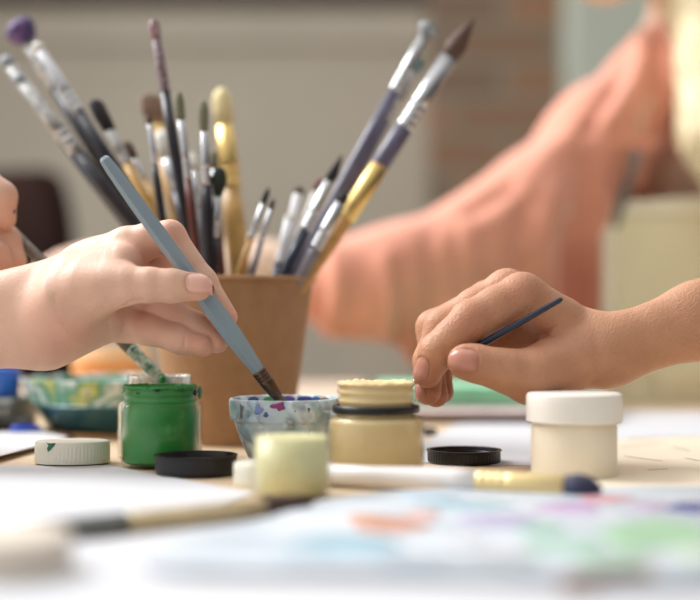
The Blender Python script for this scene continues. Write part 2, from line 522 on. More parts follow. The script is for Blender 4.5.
ch = empty('dining_chair', (-0.64, 2.15, -0.75)); tag(ch, 'dark brown upholstered chair far behind the left hands', 'chair')
ol = smooth_closed([(-0.215, 0.45), (-0.222, 0.8), (-0.20, 1.02), (-0.1, 1.05), (0.02, 1.045), (0.14, 1.055), (0.2, 1.03), (0.222, 0.8), (0.215, 0.45)], 6)
b = bm_prism(ol, -0.03, 0.03, bevel=0.015)
bmesh.ops.transform(b, matrix=Matrix.Rotation(math.pi / 2, 4, 'X'), verts=b.verts)
mesh_obj('backrest', b, M_chair, ch)
b = bm_box(bmesh.new(), (-0.22, -0.43, 0.42), (0.22, -0.035, 0.50), bevel=0.02, seg=3); mesh_obj('seat', b, M_chair, ch)
for sx in (-0.19, 0.19):
    for sy in (-0.40, -0.01):
        mesh_obj('leg', leg_bm(sx, sy, 0.0, 0.44, 0.018), M_floor, ch, smooth=False)

# ------------------------------------------------------------------ papers and flat things on the table
def sheet(name, label, cat, quad, z0, z1, m, group=None):
    """quad: corners as (column, row) on the table"""
    pts = []
    for u, v in quad:
        d = EYE * F / (v - HOR); pts.append(((u - 350) * d / F * MM, d * MM))
    c = np.mean(pts, 0)
    bm = bm_prism([(x - c[0], y - c[1]) for x, y in pts], 0, (z1 - z0) * MM)
    o = mesh_obj(name, bm, m, smooth=False, loc=(c[0], c[1], z0 * MM))
    return tag(o, label, cat, group)

sheet('paper_sheet', 'large white paper sheet under the ribbed white cap and grey-handled brush', 'paper', [(-260, 468), (107, 466), (256, 494), (118, 536), (-420, 545)], 0.1, 0.5, M_paper)
sheet('paper_sheet', 'white paper sheet across the table edge nearest the viewer', 'paper', [(-500, 553), (110, 540), (330, 506), (700, 500), (1100, 540), (1900, 1000), (-1300, 1000)], 0.1, 0.4, M_paper)
sheet('paper_sheet', 'white paper sheet behind the jar with white lid', 'paper', [(392, 462), (455, 425), (585, 412), (900, 412), (900, 445), (640, 470)], 0.1, 0.4, M_paper)
cp = sheet('paper_sheet', 'cream paper sheet with faint pencil marks on the right', 'paper', [(520, 478), (580, 446), (640, 439), (760, 437), (1000, 441), (1000, 505), (560, 500)], 0.5, 1.1, M_paper2)
MK = mat('pencil_mark', (120, 130, 110), rough=0.8)
def stroke_mesh(parent, pts, wmm, m, name='pencil_mark', z=1.2):
    bm = bmesh.new(); prev = None
    w = [Vector(((u - 350) * (EYE * F / (v - HOR)) / F * MM, EYE * F / (v - HOR) * MM, z * MM)) for u, v in pts]
    for i, p in enumerate(w):
        t = (w[min(i + 1, len(w) - 1)] - w[max(i - 1, 0)]).normalized(); n = Vector((-t.y, t.x, 0)) * wmm * MM / 2
        a = bm.verts.new(p + n); b = bm.verts.new(p - n)
        if prev: bm.faces.new((prev[0], prev[1], b, a))
        prev = (a, b)
    o = mesh_obj(name, bm, m, None, smooth=False)
    if parent is not None:
        o.parent = parent; o.matrix_parent_inverse = parent.matrix_basis.inverted()
    return o
for pts in ([(622, 449), (640, 447), (665, 444)], [(624, 458), (645, 461), (662, 463)], [(672, 449), (690, 453)], [(648, 472), (668, 471)], [(685, 460), (700, 463)]):
    stroke_mesh(cp, pts, 1.6, MK)
stroke_mesh(cp, [(628, 441), (660, 438.9), (700, 439.4), (760, 440)], 3.0, mat('painted_edge_shadow', (60, 52, 46), rough=0.8), name='edge_shadow')  # dark strip painted in as the shadow of the sheet's curled far edge

# sketchbook with the mint tray on it
sb = empty('sketchbook', ground(500, 1160)); tag(sb, 'closed sketchbook with pinkish grey cover under the mint green tray', 'sketchbook')
b = bm_box(bmesh.new(), (-0.095, -0.075, 0.0005), (0.075, 0.10, 0.0075), bevel=0.0006); mesh_obj('page_block', b, mat('grey_pages', (150, 132, 122), rough=0.8), sb, smooth=False)
b = bm_box(bmesh.new(), (-0.1, -0.08, 0.0076), (0.08, 0.105, 0.0095), bevel=0.0006); mesh_obj('cover', b, mat('pinkish_grey_card', (208, 188, 184), rough=0.7), sb, smooth=False)
b = bm_box(bmesh.new(), (0.015, -0.083, 0.0), (0.08, -0.0755, 0.0074), bevel=0.001); mesh_obj('spine', b, mat('dark_brown_spine', (70, 48, 40), rough=0.7), sb, smooth=False)
mt = empty('plastic_tray', P(480, 315, 1190) * 1.0); mt.location.z = 0.0097
tag(mt, 'mint green plastic tray lying behind the tan hand', 'tray')
M_mint = mat('mint_plastic', (160, 226, 188), rough=0.4, var=0.05)
b = bm_prism(smooth_closed([(-0.075, -0.05), (0.0, -0.056), (0.085, -0.05), (0.09, 0.0), (0.085, 0.05), (0, 0.056), (-0.075, 0.05), (-0.08, 0)], 6), 0, 0.014, bevel=0.003)
mesh_obj('tray_body', b, M_mint, mt)
b = bm_prism(smooth_closed([(-0.08, -0.055), (0.0, -0.061), (0.09, -0.055), (0.095, 0.0), (0.09, 0.055), (0, 0.061), (-0.08, 0.055), (-0.085, 0)], 6), 0.0141, 0.0165, bevel=0.001)
mesh_obj('tray_rim', b, M_mint, mt)

# card palette in the near right with paint dabs
def flat_pts(pix, z):
    out = []
    for u, v in pix:
        d = (EYE - z) * F / (v - HOR); out.append(((u - 350) * d / F * MM, d * MM))
    return out
pal_pix = [(146, 556), (190, 537), (262, 520), (330, 500), (420, 490), (560, 489), (720, 488), (860, 520), (800, 570), (640, 583), (540, 578), (400, 573), (260, 571), (165, 568)]
pp = flat_pts(pal_pix, 3); pc = np.mean(pp, 0)
pal = empty('paint_palette', (pc[0], pc[1], 0.0006)); tag(pal, 'pale blue-grey paint palette smeared with pastel colours, nearest the viewer', 'palette')
M_pal = mat('pale_palette', (166, 176, 184), rough=0.45, var=0.0, col2=(196, 200, 206), scale=18)
b = bm_prism(smooth_closed([(x - pc[0], y - pc[1]) for x, y in pp], 5), 0, 0.0028, bevel=0.0008)
mesh_obj('palette_board', b, M_pal, pal)
def dab(pix, col, name='paint_dab', h=0.9):
    q = flat_pts(pix, 3.6); c = np.mean(q, 0)
    ring = [Vector((x - c[0], y - c[1], 0)) for x, y in smooth_closed(q, 5)]
    b = bmesh.new(); prev = None; n = len(ring)
    for k, z in ((1.0, 0.02), (.94, .55), (.8, .85), (.45, 1.0)):
        row = [b.verts.new((p.x * k, p.y * k, h * z * MM)) for p in ring]
        if prev:
            for a in range(n): b.faces.new((prev[a], prev[(a + 1) % n], row[(a + 1) % n], row[a]))
        prev = row
    cv = b.verts.new((0, 0, h * MM))
    for a in range(n): b.faces.new((prev[a], prev[(a + 1) % n], cv))
    return mesh_obj(name, b, mat('dab', tuple(x * .88 for x in col), rough=0.35, var=0.12, scale=60), pal, loc=(c[0] - pc[0], c[1] - pc[1], 0.0028))
def ov(u, v, a, b, tilt=0.0, n=9):
    return [(u + a * math.cos(2 * math.pi * i / n) * (1 + 0.18 * math.sin(i * 2.3 + u)), v + b * math.sin(2 * math.pi * i / n) * (1 + 0.15 * math.cos(i * 1.7 + v)) + tilt * a * math.cos(2 * math.pi * i / n)) for i in range(n)]
for u, v, a, bb, col in [
    (390, 524, 40, 8, (222, 162, 138)), (366, 518, 22, 4, (232, 176, 150)), (425, 513, 18, 3.5, (236, 190, 180)),
    (345, 545, 62, 9, (160, 204, 222)), (462, 541, 26, 9, (232, 238, 244)), (300, 552, 30, 7, (196, 214, 226)),
    (470, 505, 52, 4, (170, 206, 218)), (500, 520, 40, 7, (196, 190, 222)), (570, 508, 34, 6, (206, 176, 214)),
    (605, 499, 26, 3.5, (226, 168, 176)), (650, 506, 20, 4, (198, 176, 204)), (690, 507, 22, 5, (60, 74, 150)),
    (655, 535, 58, 14, (168, 214, 176)), (560, 545, 40, 10, (184, 220, 206)), (610, 560, 40, 8, (172, 206, 188)), (700, 552, 28, 12, (206, 226, 208)),
    (500, 558, 44, 7, (190, 196, 200)), (410, 558, 40, 7, (200, 208, 216)), (430, 497, 30, 2.6, (190, 214, 230)), (540, 528, 26, 6, (170, 210, 196))]:
    dab(ov(u, v, a, bb), col)

# ------------------------------------------------------------------ jars, lids and bowls
def ring_ribs(profile, n_ribs, depth, z0, z1):
    """a lathe with ribbed wall between z0 and z1 (mm)"""
    segs = n_ribs * 4
    bm = bm_lathe(profile, segs)
    for v in bm.verts:
        z = v.co.z / MM; r = math.hypot(v.co.x, v.co.y)
        if z0 <= z <= z1 and r > 1e-5 and r / MM > max(p[0] for p in profile) - 1.2:
            a = math.atan2(v.co.y, v.co.x); k = 1 - depth * MM * (0.5 + 0.5 * math.cos(a * n_ribs)) / r
            v.co.x *= k; v.co.y *= k
    return bm

def screw_lid(label, loc, R, H, m, upturned=False, smear=None, ribs=60, rot=0.0, group='screw caps lying on the table'):
    t = empty('jar_lid', loc, (0, 0, rot)); tag(t, label, 'lid', group)
    th = 1.4
    if upturned:
        prof = [(0, 0), (R - 2, 0), (R - .6, .5), (R, 1.6), (R, H * .33), (R, H * .66), (R, H - 1.0), (R + .6, H - .6), (R + .6, H), (R - th + .3, H), (R - th, H - .7), (R - th, 2.2), (R - th - 1, 1.6), (0, 1.6)]
    else:
        prof = [(R - th - 0.1, 1.0), (R - th, 0), (R - .3, 0), (R, .4), (R, H * .33), (R, H * .66), (R, H - 1.6), (R - .5, H - .5), (R - 1.8, H), (R * .5, H), (0, H), ]
        prof = [(0, H - 1.5), (R - th - 1, H - 1.5), (R - th, H - 2.5)] + prof
    mesh_obj('cap_shell', ring_ribs(prof, ribs, 0.35, H * .2, H * .8), m, t, autosmooth=math.radians(40))
    if upturned:
        mesh_obj('thread_ring', bm_lathe([(R - th - .1, H * .5), (R - th - .9, H * .55), (R - th - .9, H * .62), (R - th - .1, H * .68)], 64), m, t)
    if smear:
        bm = bmesh.new()
        a0, z0, pts, m2 = smear
        vs = []
        for da, dz in pts:
            vs.append(bm.verts.new(((R + .15) * MM * math.cos(a0 + da), (R + .15) * MM * math.sin(a0 + da), (z0 + dz) * MM)))
        bm.faces.new(vs)
        ex = bmesh.ops.solidify(bm, geom=bm.faces[:], thickness=0.0004)
        mesh_obj('paint_smear', bm, m2, t, smooth=False)
    return t
M_tealpaint = mat('teal_green_paint', (52, 112, 88), rough=0.4, var=0.2, scale=200)
cap = screw_lid('ivory ribbed screw cap with a dark green smear on its side', ground(72.5, 792), 21.0, 12.6, M_offwhite,
          smear=(-math.pi / 2 - 0.42, 9.0, [(-.13, 3.3), (.0, 2.8), (.17, 3.2), (.12, 1.4), (.02, -.6), (-.07, -1.9), (-.1, .2), (-.05, 1.8)], M_tealpaint))
cap.rotation_euler = (-0.03, 0, 0); cap.location.z = .65 * MM
screw_lid('black upturned screw cap in front of the green paint jar', ground(196, 738), 21.4, 10.6, M_black, upturned=True, ribs=56)
screw_lid('black upturned screw cap between the cream jar and the white-lidded jar', ground(464, 797), 20.8, 7.6, M_black, upturned=True, ribs=56)
screw_lid('white screw cap by the lower left corner, closest to the viewer', ground(6, 458), 21.5, 13.0, mat('beige_plastic', (222, 210, 194), rough=0.5, var=0.03))
screw_lid('ivory screw cap half hidden behind the pale yellow pot', ground(268, 690), 17.0, 12.0, M_offwhite)

def glass_jar(name, label, loc, R, hb, rn, hn, paint_m, fill, threads=2, t=1.3, rot=0.0, shoulder=3.0, paint_threads=False):
    """round paint jar: wall, neck with screw threads, paint inside. fill = paint height (mm)"""
    j = empty(name, loc, (0, 0, rot)); tag(j, label, 'jar')
    Ht = hb + shoulder + hn
    outer = [(0, 0.6), (R - 4, .6), (R - 2.5, 0), (R - 1, .5), (R, 2.2), (R, hb * .5), (R, hb - 1.5), (R - .5, hb), (rn + 1.2, hb + shoulder * .7), (rn + .3, hb + shoulder)]
    z = hb + shoulder
    for k in range(threads):
        zt = z + hn * (k + .55) / (threads + .55)
        outer += [(rn, zt - 1.3), (rn + .8, zt - .5), (rn + .8, zt + .3), (rn, zt + 1.0)]
    outer += [(rn, Ht - .8), (rn - .3, Ht), (rn - t + .2, Ht), (rn - t, Ht - .6)]
    inner = [(rn - t, hb + shoulder), (R - t - .6, hb - .8), (R - t, hb - 2.5), (R - t, 3.5), (R - t - 1.5, 2.2), (0, 2.2)]
    mesh_obj('glass', bm_lathe(outer + inner, 72), M_glass, j, autosmooth=math.radians(50))
    e = .12
    def inr(zz):
        if zz <= hb - 2.5: return R - t - e
        if zz <= hb - .8: return R - t - .6 * (zz - hb + 2.5) / 1.7 - e
        if zz <= hb + shoulder: return (R - t - .6) + (rn - t - R + t + .6) * (zz - hb + .8) / (shoulder + .8) - e
        return rn - t - e
    zs = sorted(set([3.6, hb * .5, hb - 2.6, hb - .9, hb + shoulder - .1, hb + shoulder + .3, fill]))
    thr = []
    if paint_threads:
        for k in range(threads):
            zt = z + hn * (k + .55) / (threads + .55)
            thr += [(inr(zt), zt - 1.5), (inr(zt) + .85, zt - .5), (inr(zt) + .85, zt + .3), (inr(zt), zt + 1.2)]
    pr = [(0, 2.35), (R - t - 1.7, 2.35)] + sorted([(inr(zz), zz) for zz in zs if zz <= fill] + thr, key=lambda q: q[1]) + [(inr(fill) - 1.5, fill - .3), (inr(fill) * .5, fill - .8), (0, fill - .6)]
    mesh_obj('paint', bm_lathe(pr, 72), paint_m, j, autosmooth=math.radians(50))
    return j

# green jar
gj = glass_jar('paint_jar', 'open glass jar full of bright green paint, crusted rim', ground(160, 777), 21.4, 32.5, 20.2, 9.6, M_green, 43.6, threads=2, t=0.7, shoulder=2.4, paint_threads=True)
bm = bm_lathe([(19.2, 43.6), (20.4, 43.2), (20.5, 44.6), (19.6, 45.2), (18.0, 44.9), (17.4, 44.0), (0, 43.9), ], 72)
for v in bm.verts:
    if v.co.length > 0.002: v.co.z += RNG.normal(0, 0.00028)
mesh_obj('dried_paint_rim', bm, M_greencrust, gj)
M_dark = mat('dark_green_clot', (14, 34, 24), rough=0.4)
for a, z, s in ((-2.05, 41.5, 1.5), (-1.5, 43.2, 1.9), (-0.25, 41.2, 2.4), (-2.6, 42.6, 1.3), (-0.8, 43.6, 1.2)):
    b = bmesh.new(); bmesh.ops.create_icosphere(b, subdivisions=2, radius=s * 0.5 * MM)
    bmesh.ops.scale(b, vec=(1.9, .55, .55 if a < -.6 else 1.6), verts=b.verts)
    bmesh.ops.rotate(b, cent=(0, 0, 0), matrix=Matrix.Rotation(a + math.pi / 2, 3, 'Z'), verts=b.verts)
    mesh_obj('paint_clot', b, M_dark, gj, loc=(20.8 * MM * math.cos(a), 20.8 * MM * math.sin(a), z * MM))

bj = glass_jar('paint_jar', 'glass jar of pale cream paint right behind the green jar', ground(160, 828), 25.2, 32.5, 19.2, 13.2, M_palecream, 34, threads=2, t=0.7)
M_film = splatter_mat('cream_paint_film', (0.96, 0.96, 0.94), [(226, 216, 190), (236, 230, 212), (214, 204, 176)], amount=0.55, scale=120, cloud=0.3)
mesh_obj('paint_film', bm_lathe([(18.3, 35.5), (18.35, 40), (18.35, 45), (18.3, 48.2), (18.1, 48.2), (18.1, 35.5), (18.3, 35.5)], 64), M_film, bj)
b = bmesh.new(); bmesh.ops.create_icosphere(b, subdivisions=2, radius=1.6 * MM); bmesh.ops.scale(b, vec=(1.3, .7, 1.6), verts=b.verts)
mesh_obj('paint_drip', b, M_green, bj, loc=(4.2 * MM, -19.6 * MM, 46.5 * MM))
b = bmesh.new(); bmesh.ops.create_icosphere(b, subdivisions=2, radius=2.2 * MM); bmesh.ops.scale(b, vec=(.7, 1, 1.9), verts=b.verts)
mesh_obj('paint_drip', b, M_tealpaint, bj, loc=(23.6 * MM, -3 * MM, 38.5 * MM))

cj = glass_jar('paint_jar', 'open glass jar of cream paint with a black neck ring', ground(376, 736), 25.6, 30.0, 20.0, 16.6, M_cream, 47.2, threads=3, t=1.0, shoulder=2.0, paint_threads=True)
mesh_obj('neck_ring', bm_lathe([(20.6, 33.0), (22.6, 32.8), (23.0, 33.6), (23.0, 35.8), (22.4, 36.8), (20.9, 36.8), (20.6, 33.0)], 72), M_black, cj)
bm = bm_lathe([(18.8, 47.3), (19.8, 47.0), (20.4, 48.0), (19.9, 49.0), (17.6, 48.7), (16.2, 47.5), (0, 47.4)], 72)
for v in bm.verts:
    if v.co.length > 0.002 and v.co.z > .0472: v.co.z += RNG.normal(0, 0.00035)
mesh_obj('dried_paint_rim', bm, M_cream, cj)

pj = empty('paint_pot', ground(291.5, 648)); tag(pj, 'small open glass pot of pale yellow paint in the near middle', 'jar')
R, H = 18.6, 31.5
mesh_obj('glass', bm_lathe([(0, .5), (R - 3, .5), (R - 1.5, 0), (R, 1.6), (R, H - 7), (R - .5, H - 5.5), (R - .2, H - 4.5), (R - .2, H - .6), (R - .8, H), (R - 1.5, H - .3), (R - 1.5, 3), (R - 2.6, 2), (0, 2)], 72), M_glass, pj, autosmooth=math.radians(50))
mesh_obj('paint', bm_lathe([(0, 2.1), (R - 2.8, 2.1), (R - 1.65, 3.1), (R - 1.65, H - 3.5), (R - 3, H - 4.0), (R * .5, H - 4.8), (0, H - 4.5)], 72), M_paleyellow, pj)

wj = empty('paint_jar', ground(574, 728)); tag(wj, 'closed ivory plastic jar with a white screw lid', 'jar')
R = 22.2
mesh_obj('jar_body', bm_lathe([(0, .8), (R - 3, .8), (R - 1.5, 0), (R - .3, .8), (R, 2.4), (R, 26), (R - 1, 28.5), (R - 2.2, 29.5), (R - 2.2, 38), (0, 38)], 72), M_ivorybody, wj, autosmooth=math.radians(50))
bm = ring_ribs([(R - 1.6, 28.6), (24.3, 28.6), (24.8, 29.2), (24.8, 32), (24.8, 36), (24.8, 41.5), (24.3, 43.2), (22.8, 43.8), (15, 43.8), (0, 43.8)], 48, .12, 30, 41)
mesh_obj('lid', bm, M_white, wj, autosmooth=math.radians(40))['label'] = 'white screw lid'

# small glass rinsing bowl
M_bowl = splatter_mat('paint_splashed_glass', (0.86, 0.93, 0.95), [(110, 140, 164), (220, 228, 232), (176, 204, 216), (140, 156, 168), (220, 228, 230), (150, 186, 178), (120, 150, 190)], amount=0.62, scale=80, cloud=0.42)
gb = empty('glass_bowl', ground(285, 787)); tag(gb, 'small clear glass bowl with blue and magenta paint splashes on its rim', 'bowl')
mesh_obj('bowl_wall', bm_lathe([(0, 0), (17, 0), (18.5, .6), (21, 5), (25.5, 15), (28.2, 23), (28.6, 24.6), (30.6, 25.4), (31.2, 26.4), (31.4, 32), (31.5, 36.4), (31, 37.4), (30, 37.6), (29.2, 37.0), (29.0, 30), (27.2, 25), (23.6, 15.5), (19.2, 6), (17, 3.2), (0, 2.6)], 80), M_bowl, gb, autosmooth=math.radians(60))
mesh_obj('paint_water', bm_lathe([(0, 2.8), (16.6, 3.4), (19.0, 6.2), (23.3, 15.6), (23.9, 17), (0, 17)], 64), mat('milky_water', (176, 190, 196), rough=0.1, var=0.06, scale=80), gb)
for a, z, sx, sz, col in ((-1.62, 34.9, 4.0, 1.9, (142, 56, 118)), (-1.86, 30.0, 1.4, 1.3, (48, 96, 150)), (-2.0, 33.0, 2.6, 2.4, (120, 136, 186)), (-1.1, 32.8, .8, 1.0, (84, 110, 96)), (-2.38, 32.5, 1.6, 3.2, (104, 108, 114)), (-1.35, 32, .4, .5, (110, 120, 130)), (-2.2, 30.4, 1.3, 1.8, (120, 150, 140)), (-.9, 30, 1.2, 2.4, (170, 190, 170))):
    b = bmesh.new(); bmesh.ops.create_icosphere(b, subdivisions=3, radius=1 * MM); bmesh.ops.scale(b, vec=(sx, .35, sz), verts=b.verts)
    for v in b.verts:
        th = math.atan2(v.co.z, v.co.x); k = 1 + .22 * math.sin(3 * th + a * 5) + .16 * math.sin(5 * th + a * 9) + (.5 if -2.0 < th < -1.2 else 0) * abs(math.sin(a * 7))
        v.co.x *= k; v.co.z *= k
    for v in b.verts: v.co.y += (v.co.x ** 2) / (2 * 31.3 * MM)
    bmesh.ops.rotate(b, cent=(0, 0, 0), matrix=Matrix.Rotation(a + math.pi / 2, 3, 'Z'), verts=b.verts)
    mesh_obj('paint_splash', b, mat('splash', col, rough=0.35), gb, loc=(31.4 * MM * math.cos(a), 31.4 * MM * math.sin(a), z * MM))
for a, sx, col in ((1.9, 5, (78, 150, 96)), (1.55, 4, (110, 80, 150)), (1.2, 6, (64, 70, 130)), (.95, 4, (50, 96, 150)), (.7, 5, (140, 110, 84)), (2.3, 4, (70, 90, 130))):
    b = bmesh.new(); bmesh.ops.create_icosphere(b, subdivisions=3, radius=1 * MM); bmesh.ops.scale(b, vec=(sx, .4, 2.1), verts=b.verts)
    bmesh.ops.rotate(b, cent=(0, 0, 0), matrix=Matrix.Rotation(a + math.pi / 2, 3, 'Z'), verts=b.verts)
    mesh_obj('paint_splash', b, mat('splash', col, rough=0.35), gb, loc=(28.9 * MM * math.cos(a), 28.9 * MM * math.sin(a), 34.8 * MM))

# big plastic tub of teal rinsing water
M_tub = splatter_mat('paint_splashed_plastic', (0.88, 0.94, 0.93), [(36, 124, 96), (232, 240, 238), (70, 156, 130), (238, 244, 242), (60, 150, 120), (196, 200, 110), (240, 244, 242)], amount=1.0, scale=46, cloud=0.35, zmin=0.021)
tb = empty('plastic_tub', ground(113, 1000)); tag(tb, 'clear plastic tub of teal rinse water with green and white splashes', 'tub')
mesh_obj('tub_wall', bm_lathe([(0, .2), (42, .2), (44, 1), (47, 6), (56, 20), (60, 24), (63.5, 37), (65.5, 38), (65.5, 39.2), (63.4, 39.6), (62, 38), (58.6, 25), (54.6, 21), (45.4, 6.6), (42, 2.4), (0, 2.2)], 80), M_tub, tb, autosmooth=math.radians(60))
mesh_obj('rinse_water', bm_lathe([(0, 2.4), (41.8, 2.6), (45.2, 6.8), (54.2, 21), (54.2, 21.5), (0, 21.5)], 64), mat('teal_water', (58, 104, 116), rough=0.08, var=0.1, scale=30), tb)

# kraft cup
CUP = ground(231, 931); CR0, CR1, CH = 40.0, 54.5, 109.0
kc = empty('paper_cup', CUP); tag(kc, 'brown kraft paper cup crammed with paintbrushes', 'cup')
mesh_obj('cup_wall', bm_lathe([(0, 2), (CR0 - 1, 2), (CR0 - .8, 0), (CR0, 0), (CR0 + (CR1 - CR0) * .5, CH * .5), (CR1, CH - 2), (CR1 - .8, CH - 2), (CR0 + (CR1 - CR0) * .5 - .8, CH * .5), (CR0 - .6, 4), (0, 4)], 96), M_kraft, kc, autosmooth=math.radians(50))
rp = []
for i in range(13):
    a = 2 * math.pi * i / 12; rp.append((CR1 + .4 + 1.7 * math.cos(a), CH - 1.6 + 1.7 * math.sin(a)))
mesh_obj('rolled_rim', bm_lathe(rp, 96), M_kraft, kc)

# left background things
op = empty('paint_pot', ground(112, 1180)); tag(op, 'round orange paint pot behind the teal water tub', 'jar')
M_orange = mat('orange_plastic', (232, 140, 58), rough=0.4, var=0.0, col2=(238, 176, 110), scale=16)
mesh_obj('pot_body', bm_lathe([(0, 0), (29, 0), (31, 2), (33, 30), (33, 46), (0, 46)], 64), M_orange, op, autosmooth=math.radians(50))
mesh_obj('pot_lid', bm_lathe([(33.4, 44), (34.2, 45), (34.2, 54), (33, 56), (0, 56)], 64), mat('pale_orange_plastic', (240, 196, 150), rough=0.4), op, autosmooth=math.radians(50))

def tin(label, u, d, z, sx, sy, h, m, ml, rot):
    t = empty('paint_tin', ground(u, d, z), (0, 0, rot)); tag(t, label, 'paint box')
    mesh_obj('tin_body', bm_box(bmesh.new(), (-sx, -sy, 0), (sx, sy, h * .6), bevel=0.003), m, t, autosmooth=math.radians(40))
    mesh_obj('tin_lid', bm_box(bmesh.new(), (-sx - .001, -sy - .001, h * .6 + .0002), (sx + .001, sy + .001, h), bevel=0.003), ml, t, autosmooth=math.radians(40))
M_oliv = mat('olive_grey_enamel', (86, 92, 84), rough=0.4, var=0.0, col2=(150, 154, 146), scale=45)
M_slate = mat('slate_enamel', (60, 66, 66), rough=0.4, var=0.3, scale=50)
tin('lower dark grey paint tin under the blue pot, beside the teal tub', -20, 1010, 0.2, .038, .036, .0125, M_slate, M_oliv, .12)
tin('upper olive grey paint tin directly under the blue pot', -24, 1008, 12.9, .036, .034, .0125, M_oliv, mat('pale_grey_enamel', (150, 156, 150), rough=0.4, var=0.25, scale=60), -.06)
M_blue = mat('cobalt_plastic', (28, 70, 196), rough=0.2, var=0.0, col2=(60, 130, 230), scale=60, coat=.5)
bp_ = empty('paint_pot', ground(-6, 1000, 25.6)); tag(bp_, 'bright cobalt blue paint pot on top of the grey tins', 'jar')
mesh_obj('pot_body', bm_lathe([(0, 0), (17, 0), (18.5, 1.5), (18.5, 13), (0, 13)], 48), M_blue, bp_, autosmooth=math.radians(50))
mesh_obj('pot_lid', bm_lathe([(18.9, 12.6), (19.3, 13.4), (19.3, 20), (18, 21.2), (0, 21.2)], 48), M_blue, bp_, autosmooth=math.radians(50))
tu = empty('paint_tube', ground(26, 962), (0, 0, .5)); tag(tu, 'small blue paint tube lying by the teal tub', 'paint tube')
bm = bm_lathe([(0, -10), (3.8, -9.5), (4.2, -8), (4.2, 8), (2.4, 10), (2.4, 11), (0, 11)], 24); bmesh.ops.rotate(bm, cent=(0, 0, 0), matrix=Matrix.Rotation(math.pi / 2, 3, 'Y'), verts=bm.verts)
mesh_obj('tube_body', bm, mat('blue_tube', (52, 86, 200), rough=0.35), tu, loc=(0, 0, .0043))
bm = bm_lathe([(0, 11.1), (3.4, 11.1), (3.2, 17), (0, 17.4)], 24); bmesh.ops.rotate(bm, cent=(0, 0, 0), matrix=Matrix.Rotation(math.pi / 2, 3, 'Y'), verts=bm.verts)
mesh_obj('tube_cap', bm, M_palecream, tu, loc=(0, 0, .0043))
bd = sheet('canvas_board', 'grey-white canvas board with brown edge at the left', 'board', [(-120, 487), (-2, 459), (72, 438.5), (40, 432), (-120, 436)], 0.1, 3.4, mat('board_edge', (118, 88, 62), rough=0.8))
cq = flat_pts([(-118, 485.5), (-4, 457.5), (69, 437.6), (39, 431.6), (-119, 435.5)], 3.4)
b = bm_prism([(x - bd.location.x, y - bd.location.y) for x, y in cq], 0.0033, 0.0037)
mesh_obj('canvas_face', b, mat('primed_canvas', (196, 196, 198), rough=0.8, var=0.08, scale=40), bd, smooth=False)

